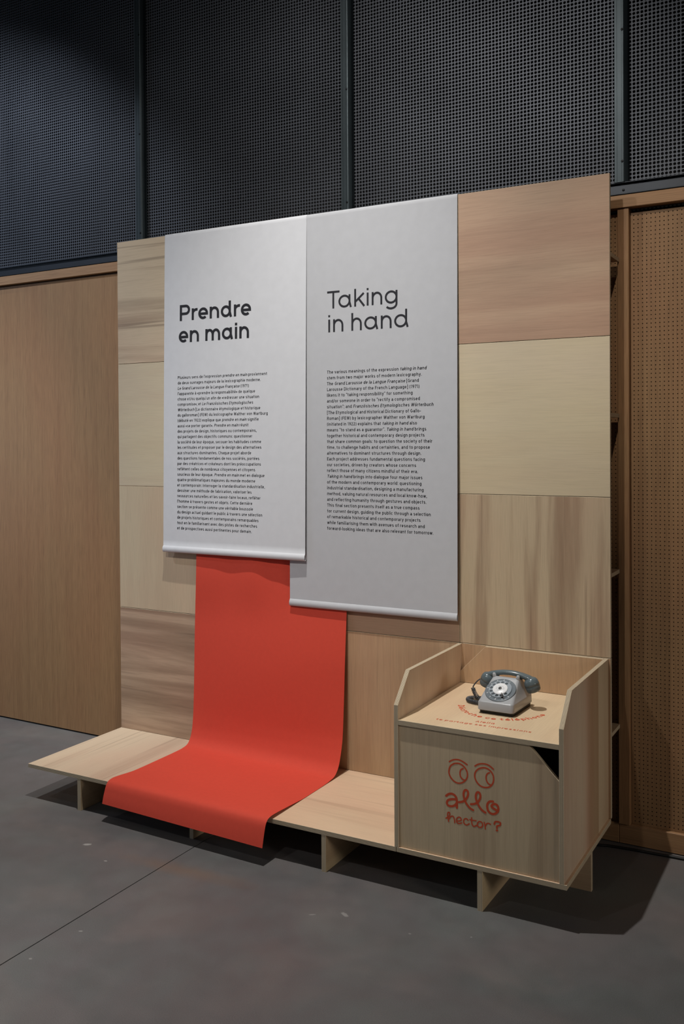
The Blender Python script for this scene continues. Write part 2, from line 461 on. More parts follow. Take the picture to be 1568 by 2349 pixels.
def glyph(ch, w):
    """skeletons in x-height units; returns (strokes, advance). w = stroke weight in the same units"""
    h = w/2; A = 1.37
    if ch in 'nhm':
        W_ = (0.94 if w > 0.19 else 0.89) if ch != 'm' else 0.86
        S = [[(h, 0), (h, 1.0 if ch != 'h' else A)]]
        x = 0
        for _ in range(2 if ch == 'm' else 1):
            rx = W_/2-h; cy = 1-h-0.40
            S.append([(x+h+0.0, cy-0.06)] + arc(x+W_/2, cy, rx, 0.40, 170, 0) + [(x+W_-h, 0)])
            x += W_-w
        return S, x+w
    if ch == 'r':
        return [[(h, 0), (h, 1)], [(h, 0.5)] + arc(0.52, 0.55, 0.52-h, 0.45-h, 172, 92) + [(0.60, 1-h)]], 0.60
    if ch in 'eé':
        W_ = 0.98
        S = [[(h, 0.47), (W_-h*1.2, 0.47)], [(W_-h, 0.47-h)]+arc(W_/2, 0.5, W_/2-h, 0.5-h, 0, 312, 26)]
        if ch == 'é': S.append([(0.42, 1.14), (0.68, 1.36)])
        return S, W_
    if ch in 'adg':
        W_ = 0.99 if w > 0.19 else 1.05
        S = [arc(W_/2, 0.5, W_/2-h, 0.5-h, 0, 360, 28)]
        top = A if ch == 'd' else 1.0
        if ch == 'g':
            S.append([(W_-h, 1), (W_-h, 0.02)] + arc(W_/2, -0.02, W_/2-h, 0.42-h, 0, -145, 14))
            return S, W_
        S.append([(W_-h, top), (W_-h, 0.42), (W_+0.12-h, 0)])
        return S, W_+0.12
    if ch == 'o': return [arc(0.49, 0.5, 0.49-h, 0.5-h, 0, 360, 28)], 0.98
    if ch == 'c': return [arc(0.49, 0.5, 0.49-h, 0.5-h, 42, 318, 22)], 0.86
    if ch == 'p': return [[(h, 1), (h, -0.38)], arc(0.5, 0.5, 0.5-h, 0.5-h, 0, 360, 26)], 0.98
    if ch == 'P':
        return [[(h, 0), (h, A)], [(0, A-h), (0.62, A-h)] + arc(0.62, (A-h+0.60)/2, 0.44-h, (A-h-0.60)/2, 90, -90, 12) + [(0.0, 0.60)]], 1.06
    if ch == 'D':
        return [[(h, 0), (h, A)], [(0, A-h), (0.45, A-h)] + arc(0.45, A/2, 0.62-h, A/2-h, 90, -90, 16) + [(0, h)]], 1.07
    if ch == 'A': return [[(h, 0), (0.56, A), (1.12-h, 0)], [(0.2, 0.45), (0.92, 0.45)]], 1.12
    if ch == 'T': return [[(0, A-h), (1.10, A-h)], [(0.55, A-h), (0.55, 0)]], 1.02
    if ch == 'i': return [[(h, 0), (h, 1)], [(h, A-h*1.3+h), (h, A-h*1.3-h)]], w
    if ch == 'l': return [[(h, 0), (h, A)]], w
    if ch == 't': return [[(0.28, 1.30), (0.28, 0.3)] + arc(0.52, 0.3, 0.24, 0.3-h, 180, 290, 8), [(0, 1-h), (0.60, 1-h)]], 0.64
    if ch == 'k': return [[(h, 0), (h, A)], [(h, 0.36), (0.82, 1.0)], [(0.36, 0.62), (0.86, 0)]], 0.86
    if ch == 's':
        return [arc(0.42, 0.75, 0.40-h, 0.25-h*0.5, 30, 270, 12) + arc(0.42, 0.25+h*0.0, 0.42-h, 0.25-h*0.5, 90, -150, 12)], 0.84
    return [], 0.48


def body_glyph(ch, w=0.20):
    """narrow grotesque skeletons for the small paragraphs (x-height units)"""
    h = w/2; C = 1.34; A = 1.40; n = 8
    acc = {'é': ('e', '/'), 'è': ('e', '\\'), 'ê': ('e', '^'), 'à': ('a', '\\'), 'ö': ('o', '"'), 'ç': ('c', ','), 'É': ('E', '/')}
    if ch in acc:
        S, W_ = body_glyph(acc[ch][0], w); S = list(S); m_ = W_/2; k_ = acc[ch][1]
        if k_ == '/': S.append([(m_-0.10, 1.14), (m_+0.14, 1.36)])
        if k_ == '\\': S.append([(m_-0.14, 1.36), (m_+0.10, 1.14)])
        if k_ == '^': S.append([(m_-0.2, 1.14), (m_, 1.36), (m_+0.2, 1.14)])
        if k_ == '"': S += [[(m_-0.18, 1.20), (m_-0.18, 1.38)], [(m_+0.18, 1.20), (m_+0.18, 1.38)]]
        if k_ == ',': S.append([(m_+0.02, 0), (m_+0.08, -0.2), (m_-0.12, -0.26)])
        return S, W_
    O = lambda W_, H_=1.0, y0=0: arc(W_/2, y0+H_/2, W_/2-h, H_/2-h, 0, 360, 14)
    V = lambda x, a, b: [(x, a), (x, b)]
    if ch == 'a': return [arc(0.38, 0.64, 0.32-h+0.03, 0.36-h, 150, 0, n)+[(0.74-h, 0)], arc(0.36, 0.30, 0.36-h, 0.30-h, 60, 330, 10), [(0.4, 0.56), (0.74-h, 0.56)]], 0.74
    if ch == 'b': return [V(h, 0, A), O(0.80)], 0.80
    if ch == 'c': return [arc(0.40, 0.5, 0.40-h, 0.5-h, 50, 310, 12)], 0.72
    if ch == 'd': return [V(0.80-h, 0, A), O(0.80)], 0.80
    if ch == 'e': return [[(h, 0.48), (0.78-h, 0.48)], arc(0.39, 0.5, 0.39-h, 0.5-h, 0, 310, 14)], 0.78
    if ch == 'f': return [[(0.22, 0), (0.22, 1.0)]+arc(0.44, 1.06, 0.22, 0.34-h, 180, 90, 5), [(0, 1-h), (0.44, 1-h)]], 0.46
    if ch == 'g': return [O(0.80), [(0.80-h, 1), (0.80-h, 0.0)]+arc(0.40, 0, 0.40-h, 0.38-h, 0, -140, 8)], 0.80
    if ch == 'h': return [V(h, 0, A), arc(0.40, 0.62, 0.40-h, 0.38-h, 175, 0, n)+[(0.80-h, 0)]], 0.80
    if ch == 'i': return [V(h, 0, 1), V(h, 1.18, 1.38)], w
    if ch == 'j': return [[(0.12, 1), (0.12, -0.15), (-0.08, -0.32)], V(0.12, 1.18, 1.38)], 0.12+h
    if ch == 'k': return [V(h, 0, A), [(h, 0.36), (0.66, 1)], [(0.3, 0.58), (0.70, 0)]], 0.70
    if ch == 'l': return [V(h, 0, A)], w
    if ch == 'm': return [V(h, 0, 1), arc(0.36, 0.64, 0.36-h, 0.36-h, 175, 0, n)+[(0.72-h, 0)], arc(0.36+0.72-w, 0.64, 0.36-h, 0.36-h, 175, 0, n)+[(1.44-w-h, 0)]], 1.44-w
    if ch == 'n': return [V(h, 0, 1), arc(0.39, 0.62, 0.39-h, 0.38-h, 175, 0, n)+[(0.78-h, 0)]], 0.78
    if ch == 'o': return [O(0.80)], 0.80
    if ch == 'p': return [V(h, -0.36, 1), O(0.80)], 0.80
    if ch == 'q': return [V(0.80-h, -0.36, 1), O(0.80)], 0.80
    if ch == 'r': return [V(h, 0, 1), arc(0.40, 0.62, 0.40-h, 0.38-h, 175, 85, 5)], 0.46
    if ch == 's': return [arc(0.35, 0.74, 0.33-h, 0.26-h, 35, 250, 8)+arc(0.35, 0.27, 0.35-h, 0.27-h, 75, -145, 8)], 0.70
    if ch == 't': return [[(0.22, 1.26), (0.22, 0.26)]+arc(0.42, 0.26, 0.20, 0.26-h, 180, 275, 5), [(0, 1-h), (0.46, 1-h)]], 0.48
    if ch == 'u': return [[(h, 1)]+arc(0.38, 0.38, 0.38-h, 0.38-h, 180, 355, n), V(0.76-h, 0, 1)], 0.76
    if ch == 'v': return [[(h, 1), (0.37, 0)], [(0.37, 0), (0.74-h, 1)]], 0.74
    if ch == 'w': return [[(h, 1), (0.32, 0)], [(0.32, 0), (0.55, 1)], [(0.55, 1), (0.78, 0)], [(0.78, 0), (1.10-h, 1)]], 1.10
    if ch == 'x': return [[(h, 1), (0.72-h, 0)], [(h, 0), (0.72-h, 1)]], 0.72
    if ch == 'y': return [[(h, 1), (0.39, 0.05)], [(0.74-h, 1), (0.32, -0.25), (0.08, -0.34)]], 0.74
    if ch == 'z': return [[(0.02, 1-h), (0.62, 1-h), (0.08, h), (0.68, h)]], 0.68
    if ch == 'C': return [arc(0.48, C/2, 0.48-h, C/2-h, 50, 310, 14)], 0.90
    if ch == 'D': return [V(h, 0, C), [(h, C-h), (0.45, C-h)]+arc(0.45, C/2, 0.50-h, C/2-h, 90, -90, 10)+[(h, h)]], 0.95
    if ch == 'E': return [V(h, 0, C), [(h, C-h), (0.74, C-h)], [(h, C/2), (0.68, C/2)], [(h, h), (0.74, h)]], 0.76
    if ch == 'F': return [V(h, 0, C), [(h, C-h), (0.74, C-h)], [(h, C/2), (0.66, C/2)]], 0.74
    if ch == 'G': return [arc(0.48, C/2, 0.48-h, C/2-h, 50, 335, 14), [(0.5, C/2-0.05), (0.94-h, C/2-0.05), (0.94-h, 0.2)]], 0.96
    if ch == 'H': return [V(h, 0, C), V(0.92-h, 0, C), [(h, C/2), (0.92-h, C/2)]], 0.92
    if ch == 'L': return [V(h, 0, C), [(h, h), (0.70, h)]], 0.70
    if ch == 'P': return [V(h, 0, C), [(h, C-h), (0.45, C-h)]+arc(0.45, C-0.36, 0.40-h, 0.36-h, 90, -90, 8)+[(h, C-0.72+h)]], 0.85
    if ch == 'R': return [V(h, 0, C), [(h, C-h), (0.45, C-h)]+arc(0.45, C-0.36, 0.40-h, 0.36-h, 90, -90, 8)+[(h, C-0.72+h)], [(0.45, 0.6), (0.80, 0)]], 0.88
    if ch == 'T': return [V(0.42, 0, C), [(0, C-h), (0.84, C-h)]], 0.84
    if ch == 'W': return [[(h, C), (0.38, 0)], [(0.38, 0), (0.66, C)], [(0.66, C), (0.94, 0)], [(0.94, 0), (1.32-h, C)]], 1.32
    if ch == '1': return [[(0.05, C-0.3), (0.32, C-0.02), (0.32, 0)]], 0.46
    if ch == '2': return [arc(0.36, C-0.36, 0.36-h, 0.36-h, 165, -35, 8)+[(0.08, h), (0.74, h)]], 0.76
    if ch == '7': return [[(0, C-h), (0.66, C-h), (0.26, 0)]], 0.70
    if ch == '9': return [arc(0.40, C-0.42, 0.40-h, 0.42-h, 0, 360, 14), [(0.80-h, C-0.42), (0.74-h, 0.5), (0.30, 0.0)]], 0.80
    if ch == '.': return [V(h, 0, w)], w
    if ch == ',': return [[(h+0.04, w), (h-0.04, -0.16)]], w
    if ch == ':': return [V(h, 0, w), V(h, 1-w, 1)], w
    if ch == ';': return [[(h+0.04, w), (h-0.04, -0.16)], V(h, 1-w, 1)], w
    if ch == '-': return [[(0.02, 0.5), (0.42, 0.5)]], 0.44
    if ch == '/': return [[(0.02, -0.12), (0.50, C+0.06)]], 0.52
    if ch in '’': return [[(h+0.05, C+0.05), (h-0.02, C-0.28)]], w
    if ch == '“': return [[(h-0.02, C-0.26), (h+0.06, C+0.05)], [(h+0.24, C-0.26), (h+0.32, C+0.05)]], 0.44
    if ch == '”': return [[(h+0.06, C+0.05), (h-0.02, C-0.26)], [(h+0.32, C+0.05), (h+0.24, C-0.26)]], 0.44
    if ch == '«': return [[(0.26, 0.82), (0.06, 0.5), (0.26, 0.18)], [(0.50, 0.82), (0.30, 0.5), (0.50, 0.18)]], 0.56
    if ch == '»': return [[(0.06, 0.82), (0.26, 0.5), (0.06, 0.18)], [(0.30, 0.82), (0.50, 0.5), (0.30, 0.18)]], 0.56
    if ch == '(': return [arc(0.50, 0.58, 0.40, 0.92, 130, 230, 7)], 0.34
    if ch == ')': return [arc(-0.16, 0.58, 0.40, 0.92, 50, -50, 7)], 0.34
    if ch == '[': return [[(0.36, A), (h, A), (h, -0.24), (0.36, -0.24)]], 0.38
    if ch == ']': return [[(0.02, A), (0.30, A), (0.30, -0.24), (0.02, -0.24)]], 0.38
    return [], 0.34

def letter_run(text, w, gaps=0.42):
    """returns list of (strokes, x offset)"""
    x = 0; out = []
    for ch in text:
        S, adv = glyph(ch, w)
        gp = gaps
        if ch == 'r': gp = gaps*0.45
        if ch == 'T': gp = -0.02
        if ch == 'i': gp = gaps*1.25
        out.append((S, x)); x += adv + (gp if S else 0.0); last = gp
    return out, x - last

def strokes_mesh(name, strokes, wd, mapf, mat, square=True):
    V = []; Fc = []
    for s_ in strokes: ribbon(s_, wd, V, Fc, square)
    return raw_mesh(name, [mapf(v_) for v_ in V], Fc, [mat])

# ================================================================== FLOOR, CEILING
fl = struct('floor', (0, 0, -ZB))
box('floor_bed', -7, 7, -7.5, 0.6, -ZB-0.20, -ZB-0.006, M_JOINT, fl)
xj0, xj1 = 0.9955, 0.9995
for (a, b_) in ((-7, -2.0), (-1.995, xj0), (xj1, 3.995), (4.0, 7)):
    box('concrete_slab', a, b_, -7.5, 0.6, -ZB-0.005, -ZB, M_FLOOR, fl, 0.0008)
ce = box_mesh('ceiling', -7, 7, -7.5, 0.6, 0, 0.15, [M_CEIL])
tag(link('ceiling', ce, None, (-7, -7.5, 5.6-ZB)), kind='structure')

# ================================================================== BACK WALL (turned half a degree against the exhibit)
WROT = -0.0095
wall = struct('wall_back', (0, 0.195, 0))
wall.rotation_euler = (0, 0, WROT)
wall['_o'] = (0, 0, 0)       # children below are given in wall coordinates: X along, Y deep, Z up

PX = [0.004 + 1.256*i for i in range(-4, 4)]        # post centres
Z_R0, Z_R1 = 2.397, 2.447                            # timber head rail
Z_S0, Z_S1 = 2.451, 2.500                            # steel channel
ZTOP = 5.4 - ZB

def perforated(name, nx, nz, pitch, rad, seg, margin, thick, mats):
    """sheet in XZ with real round holes; front face at y=0"""
    V = []; Fc = []
    Wd = nx*pitch+2*margin; Hd = nz*pitch+2*margin
    # cells: square ring around each hole, seg must be multiple of 4
    q = seg//4
    sq = []
    hp = pitch/2
    for i in range(seg):
        an = 2*math.pi*i/seg + math.pi/4
        c_, s_ = math.cos(an), math.sin(an); mx = max(abs(c_), abs(s_))
        sq.append((c_/mx*hp, s_/mx*hp))
    ci = [(rad*math.cos(2*math.pi*i/seg+math.pi/4), rad*math.sin(2*math.pi*i/seg+math.pi/4)) for i in range(seg)]
    idx = []
    for iz in range(nz):
        cz = margin+(iz+0.5)*pitch
        for ix in range(nx):
            cx = margin+(ix+0.5)*pitch
            b0 = len(V)
            for (x, z) in sq: V.append((cx+x, 0, cz+z))
            for (x, z) in ci: V.append((cx+x, 0, cz+z))
            for (x, z) in ci: V.append((cx+x, thick, cz+z))
            for i in range(seg):
                j = (i+1) % seg
                Fc.append((b0+i, b0+j, b0+seg+j, b0+seg+i)); idx.append(0)
                Fc.append((b0+seg+i, b0+seg+j, b0+2*seg+j, b0+2*seg+i)); idx.append(len(mats)-1)
    for (x0, x1, z0, z1) in ((0, Wd, 0, margin), (0, Wd, Hd-margin, Hd), (0, margin, margin, Hd-margin), (Wd-margin, Wd, margin, Hd-margin)):
        b0 = len(V); V += [(x0, 0, z0), (x1, 0, z0), (x1, 0, z1), (x0, 0, z1)]
        Fc.append((b0, b0+1, b0+2, b0+3)); idx.append(0)
    # outer edges
    b0 = len(V); V += [(0, 0, 0), (Wd, 0, 0), (Wd, 0, Hd), (0, 0, Hd), (0, thick, 0), (Wd, thick, 0), (Wd, thick, Hd), (0, thick, Hd)]
    for i in range(4):
        j = (i+1) % 4; Fc.append((b0+j, b0+i, b0+4+i, b0+4+j)); idx.append(0)
    return raw_mesh(name, V, Fc, mats, idx)

# dark void behind the sheets
box('backing_board', -5.2, 4.6, 0.16, 0.20, -ZB, ZTOP, M_BLACK, wall)
# perforated steel sheets between the posts
steel_sheet = perforated('perforated_steel_sheet', 79, 106, 0.0155, 0.0060, 12, 0.008, 0.0045, [M_STEEL, M_RIM])
for i in range(len(PX)-1):
    o = link('perforated_steel_sheet', steel_sheet, wall, (PX[i]+0.0075, 0.012, Z_S1-0.012))
for i in range(len(PX)-1):
    box('upper_steel_sheet', PX[i]+0.0075, PX[i+1]-0.0075, 0.012, 0.015, Z_S1-0.012+106*0.0155+0.018, ZTOP, M_STEEL, wall)
# steel posts with screws
scr_V, scr_F = lathe([(0.0001, -0.004), (0.0052, -0.004), (0.0052, 0.0010), (0.0040, 0.0024), (0.0022, 0.0026), (0.0018, 0.0012), (0.0001, 0.0012)], 12)
scr_V = [Vector((v_.x, -v_.z, v_.y)) for v_ in scr_V]
screw_me = raw_mesh('screw', scr_V, scr_F, [M_SCREW], smooth=False)
def u_profile():
    # flat flange against the sheet, raised rounded rib in front, small return lips
    return [(-0.038, 0.012), (-0.038, 0.008), (-0.033, 0.007), (-0.0315, 0.002), (-0.0315, -0.018), (-0.0305, -0.0205),
            (-0.0215, -0.0205), (-0.0210, -0.0192), (-0.0200, -0.0192), (-0.0195, -0.0205), (-0.0035, -0.0205), (-0.0030, -0.0195), (-0.0020, -0.0195), (-0.0015, -0.0205), (0.0035, -0.0205),
            (0.0060, -0.0198), (0.0120, -0.0150), (0.0185, -0.0080), (0.0200, -0.0010), (0.0205, 0.008), (0.0215, 0.009), (0.0215, 0.012)]
pf = u_profile()
pv = [[Vector((x, y, z)) for (x, y) in pf] for z in (0, ZTOP-Z_S1)]
V_, F_c = loft(pv, True, True)
post_me = raw_mesh('steel_post', V_, F_c, [M_STEEL_D])
for x in PX:
    o = link('steel_post', post_me, wall, (x, 0, Z_S1))
    for j in range(5):
        link('screw', screw_me, o, (x-0.0005, -0.0205, 2.582+0.5225*j))
# steel channel: web and two projecting lips, in long lengths
BEAMS = ((-5.0, -2.001), (-2.0, 0.499), (0.5, 1.599), (1.6, 3.199), (3.2, 4.7))
for (x0, x1) in BEAMS:
    pr = [(0.010, Z_S0), (-0.020, Z_S0), (-0.020, Z_S0+0.003), (-0.004, Z_S0+0.005), (-0.002, Z_S1-0.006), (-0.016, Z_S1-0.003), (-0.016, Z_S1), (0.010, Z_S1)]
    rr = [[Vector((x, y, z-Z_S0)) for (y, z) in pr] for x in (0, x1-x0)]
    V_, F_c = loft(rr, True, True)
    o = link('steel_channel', raw_mesh('steel_channel', V_, F_c, [M_STEEL_P]), wall, (x0, 0, Z_S0))
    for x_ in PX:
        if x0 < x_ < x1: link('screw', screw_me, o, (x_, -0.004, 2.471))
# timber below: head rail, posts, bottom rail, door leaf on the left, perforated panels on the right
for (x0, x1) in BEAMS:
    V_, Fc_, I_ = prism(rect(x0, x1, Z_R0, Z_R1), 'y', 0.06, (x0, 0, Z_R0), 0.0015)
    link('timber_head_rail', raw_mesh('timber_head_rail', V_, Fc_, [W['wall_x'], W['wall_x']], I_), wall, (x0, -0.022, Z_R0))
for i in (5, 6, 7):
    x = PX[i]
    V_, Fc_, I_ = prism(rect(x-0.022, x+0.022, -ZB+0.083, Z_R0-0.001), 'y', 0.06, (x-0.022, 0, -ZB+0.083), 0.0015)
    link('timber_post', raw_mesh('timber_post', V_, Fc_, [W['wall_z'], W['wall_z']], I_), wall, (x-0.022, -0.014, -ZB+0.083))
for i in (5, 6):
    x0, x1 = PX[i]-0.022, PX[i+1]-0.0235
    V_, Fc_, I_ = prism(rect(x0, x1, -ZB+0.003, -ZB+0.082), 'y', 0.06, (x0, 0, -ZB+0.003), 0.0015)
    link('timber_bottom_rail', raw_mesh('timber_bottom_rail', V_, Fc_, [W['wall_x'], W['wall_x']], I_), wall, (x0, -0.004, -ZB+0.003))
wood_sheet = perforated('perforated_timber_panel', 72, 147, 0.01665, 0.0023, 8, 0.0045, 0.008, [W['wall_perf'], M_HOLE])
for i in (5, 6):
    link('perforated_timber_panel', wood_sheet, wall, (PX[i]+0.0235, 0.014, -ZB+0.083))
# flush door leaves: three in the bays to the left, running behind the exhibit
for (x0, x1) in ((-5.0, -2.504), (-2.50, 0.004), (0.008, 2.472-1.256)):
    V_, Fc_, I_ = prism(rect(x0, x1, -ZB+0.008, Z_R0-0.006), 'y', 0.04, (x0, 0, -ZB+0.008), 0.0012)
    link('veneered_door_leaf', raw_mesh('veneered_door_leaf', V_, Fc_, [W['wall_door'], W['wall_door']], I_), wall, (x0, 0.002, -ZB+0.008))
box('dark_gap_strip', -5.0, 1.2, 0.012, 0.03, -ZB, -ZB+0.007, M_BLACK, wall)  # black strip stands for the shade in the gap under the doors

# ================================================================== PLYWOOD PANEL WALL
pw = thing('plywood_partition', (0, 0, 0), 'tall partition of pale square plywood boards standing at the back of the low bench', 'partition')
h = 0.625; g = 0.0011
FACE = {  # (column, row from the top)
    (0, 0): 'streak_x', (0, 1): 'pale_x', (0, 2): 'pale_z', (0, 3): 'brown_x',
    (1, 0): 'pale_x', (1, 1): 'pale_x', (1, 2): 'pale_z', (1, 3): 'warm_x',
    (2, 0): 'pink_x', (2, 1): 'pale_x', (2, 2): 'warm_x', (2, 3): 'warm_z',
    (3, 0): 'pink_x', (3, 1): 'pale_x', (3, 2): 'streak_z', (3, 3): 'warm_z'}
for cidx in range(4):
    for ridx in range(4):
        z1 = h*(4-ridx); z0 = z1-h
        board('plywood_board', rect(cidx*h+(g if cidx else 0), (cidx+1)*h-(g if cidx < 3 else 0), z0+(g if ridx < 3 else 0.0), z1-(g if ridx else 0)),
              'y', 0.0, T_PLY, W[FACE[(cidx, ridx)]], E_Y, pw, 0.0007)
for z in (0.322, 0.945, 1.569, 2.192):       # ribs behind the boards
    board('rib', rect(0.0, 2.5, T_PLY+0.001, 0.154), 'z', z-0.008, 0.016, W['leg_x'], E_Z, pw)
for xr in (0.3125, 0.9375, 1.5625, 2.1875):   # upright studs between the ribs, feet on the floor
    zz = [-ZB, 0.313, 0.936, 1.56, 2.183, 2.49]
    for a in range(5):
        board('stud', rect(T_PLY+0.001, 0.145, zz[a]+(0.0175 if a else 0), zz[a+1]), 'x', xr-0.009, 0.018, W['leg'], E_X, pw)

# ================================================================== BENCH
be = thing('display_bench', (1.25, -0.31, -ZB), 'low pale plywood bench running under the red banner and the telephone booth', 'bench')
D = 0.62
for i, fm in enumerate(('bench_y', 'bench_x', 'bench_x', 'bench_x')):
    board('bench_board', rect(i*h+(g if i else 0), (i+1)*h-(g if i < 3 else 0), -D, -0.0005), 'z', -T_PLY, T_PLY-0.0004, W[fm], E_Z, be, 0.0006)
for xr in (0.314, 0.9395, 1.569, 2.195):
    board('leg', rect(-D+0.001, -0.004, -ZB, -T_PLY-0.0002), 'x', xr-0.0095, 0.019, W['leg'], E_X, be)
for (x0, x1) in ((0.3245, 0.929), (0.950, 1.5585), (1.5795, 2.1845), (2.2055, 2.4985)):
    board('stretcher', rect(x0, x1, -ZB, -T_PLY-0.0002), 'y', -0.297, T_PLY, W['leg_x'], E_Y, be)

# ================================================================== TELEPHONE BOOTH BOX
bx = thing('telephone_booth', (2.18, -0.31, 0.0), 'open-topped pale plywood box with orange lettering, standing on the right end of the bench', 'booth')
side = [(-0.62, 0.0), (-0.62, 0.516), (-0.5175, 0.6225), (-0.0006, 0.6225), (-0.0006, 0.0)]
board('side_panel', side, 'x', 1.868, 0.016, W['box_side'], E_X, bx)
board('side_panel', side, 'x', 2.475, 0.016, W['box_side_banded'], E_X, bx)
board('shelf', [(1.8845, -0.62), (2.4745, -0.62), (2.4745, -0.0165), (1.8845, -0.0165)], 'z', 0.4455, 0.018, W['shelf'], E_Z, bx)
board('front_panel', [(1.8845, 0.0004), (2.4745, 0.0004), (2.4745, 0.337), (2.369, 0.445), (1.8845, 0.445)], 'y', -0.613, 0.016, W['box_z'], E_Y, bx)
board('back_panel', [(1.8845, 0.464), (2.4745, 0.464), (2.4745, 0.6225), (1.9937, 0.6225), (1.8845, 0.512)], 'y', -0.016, 0.0154, W['warm_z'], E_Y, bx)
board('back_panel', [(1.8845, 0.0004), (2.4745, 0.0004), (2.4745, 0.445), (1.8845, 0.445)], 'y', -0.016, 0.0154, W['box_z'], E_Y, bx)

# logo on the front panel: (stroke width mm, points in 0.1 mm)
LOGO = {'brow': (5.0, [[20812, 3419], [20930, 3492], [21065, 3534], [21199, 3535], [21332, 3494], [21481, 3418]]),
 'eye': (5.2, [[21098, 3406], [21231, 3399], [21364, 3327], [21463, 3200], [21491, 3048], [21445, 2900], [21328, 2779], [21186, 2718], [21044, 2730], [20910, 2817], [20818, 2951], [20794, 3089], [20845, 3255], [20963, 3361], [21098, 3406]]),
 'pup': (5.0, [[21331, 3259], [21247, 3203], [21213, 3096], [21229, 2973], [21296, 2890], [21387, 2859]]),
 'brow2': (5.0, [[21769, 3418], [21892, 3501], [22039, 3543], [22186, 3548], [22315, 3508], [22443, 3421]]),
 'eye2': (5.2, [[22055, 3406], [22201, 3407], [22330, 3344], [22418, 3235], [22450, 3102], [22425, 2944], [22328, 2804], [22182, 2740], [22020, 2743], [21889, 2813], [21800, 2930], [21759, 3063], [21785, 3207], [21892, 3333], [22055, 3406]]),
 'pup2': (5.0, [[22298, 3274], [22217, 3217], [22176, 3102], [22199, 2967], [22272, 2879], [22328, 2866]]),
 'a1': (8.2, [[20688, 2187], [20773, 2257], [20891, 2294], [21008, 2260], [21075, 2162], [21091, 2023], [21090, 1835]]),
 'a2': (8.0, [[21058, 2127], [20890, 2100], [20755, 2041], [20712, 1938], [20771, 1855], [20906, 1856], [21024, 1917], [21083, 2006]]),
 'l1': (7.6, [[21167, 2045], [21309, 2094], [21425, 2194], [21500, 2332], [21509, 2459], [21460, 2520], [21385, 2499], [21343, 2382], [21359, 2244], [21425, 2084], [21524, 1962], [21606, 1899], [21696, 1866]]),
 'l2': (7.6, [[21615, 2057], [21755, 2095], [21870, 2181], [21952, 2320], [21961, 2446], [21913, 2522], [21839, 2502], [21797, 2385], [21813, 2248], [21886, 2091], [21975, 1968], [22065, 1899], [22146, 1863]]),
 'o1': (8.0, [[22422, 2297], [22310, 2277], [22228, 2185], [22212, 2058], [22260, 1928], [22372, 1864], [22493, 1887], [22590, 1982], [22614, 2102], [22575, 2194], [22487, 2224], [22398, 2177], [22373, 2111], [22454, 2057], [22542, 2019]]),
 'h1': (4.6, [[20675, 1387], [20769, 1460], [20820, 1548], [20803, 1616], [20752, 1599], [20735, 1516], [20751, 1409], [20776, 1295]]),
 'h2': (4.6, [[20777, 1366], [20853, 1476], [20938, 1507], [20988, 1438], [21007, 1292]]),
 'e': (4.4, [[21071, 1360], [21239, 1416], [21231, 1500], [21156, 1517], [21080, 1440], [21079, 1330], [21163, 1291], [21272, 1336]]),
 'c': (4.6, [[21505, 1474], [21447, 1518], [21372, 1488], [21338, 1396], [21380, 1317], [21463, 1298], [21546, 1357]]),
 't1': (4.6, [[21637, 1586], [21637, 1469], [21661, 1349], [21727, 1299], [21817, 1356]]),
 't2': (4.2, [[21571, 1511], [21670, 1506], [21802, 1516]]),
 'o2': (4.6, [[21949, 1513], [22022, 1488], [22043, 1407], [21997, 1328], [21915, 1308], [21858, 1356], [21858, 1434], [21891, 1486], [21949, 1513]]),
 'r1': (4.6, [[22104, 1512], [22128, 1408], [22143, 1295]]), 'r2': (4.4, [[22144, 1396], [22193, 1483], [22258, 1511], [22330, 1491]]),
 'q1': (6.0, [[22467, 1528], [22500, 1607], [22596, 1630], [22684, 1608], [22668, 1521], [22572, 1479], [22560, 1400]]),
 'q2': (7.0, [[22553, 1322], [22571, 1330]])}
for nm, keys in (('printed_eyes', ('brow', 'eye', 'pup', 'brow2', 'eye2', 'pup2')),
                 ('printed_lettering', tuple(k_ for k_ in LOGO if k_ not in ('brow', 'eye', 'pup', 'brow2', 'eye2', 'pup2')))):
    V = []; Fc = []
    for li_, k_ in enumerate(keys):
        wd, pts = LOGO[k_]
        ribbon(catmull([(a/1e4, b_/1e4, 0) for a, b_ in pts], 6), wd/1000, V, Fc, False, li_ % 4)
    me = raw_mesh(nm, [(v_[0]-2.17, -v_[2], v_[1]-0.22) for v_ in V], Fc, [M_ORANGE])
    tag(link(nm, me, bx, (2.17, -0.6133, 0.22)), label='orange-red pair of eyes' if nm == 'printed_eyes' else 'orange-red words allo hector ?')

# writing on the shelf: two straight lines and one arc below the telephone
ZSH = 0.4635
def shelf_line(text, x0, x1, y0, y1, xh):
    """baseline from (x0,y0) to (x1,y1)"""
    run, L = letter_run(text, 0.20, 0.36)
    d = Vector((x1-x0, y1-y0)); sx = d.length/L; d.normalize(); nrm = Vector((-d.y, d.x))
    V = []; Fc = []
    for S, ox in run:
        for s_ in S:
            ribbon([(p[0]+ox, p[1]) for p in s_], 0.20, V, Fc, False, S.index(s_))
    return [((x0+d.x*v_[0]*sx+nrm.x*v_[1]*xh), (y0+d.y*v_[0]*sx+nrm.y*v_[1]*xh), v_[2]) for v_ in V], Fc
def add_print(name, pts, Fc, label):
    ox, oy = pts[0][:2]
    me = raw_mesh(name, [(p[0]-ox, p[1]-oy, p[2]) for p in pts], Fc, [M_ORANGE])
    tag(link(name, me, bx, (ox, oy, ZSH+0.0003)), label=label)
p_, f_ = shelf_line('te partage ses impressions', 2.0026, 2.3540, -0.5518, -0.5396, 0.0115)
add_print('printed_line', p_, f_, 'small orange-red line te partage ses impressions')
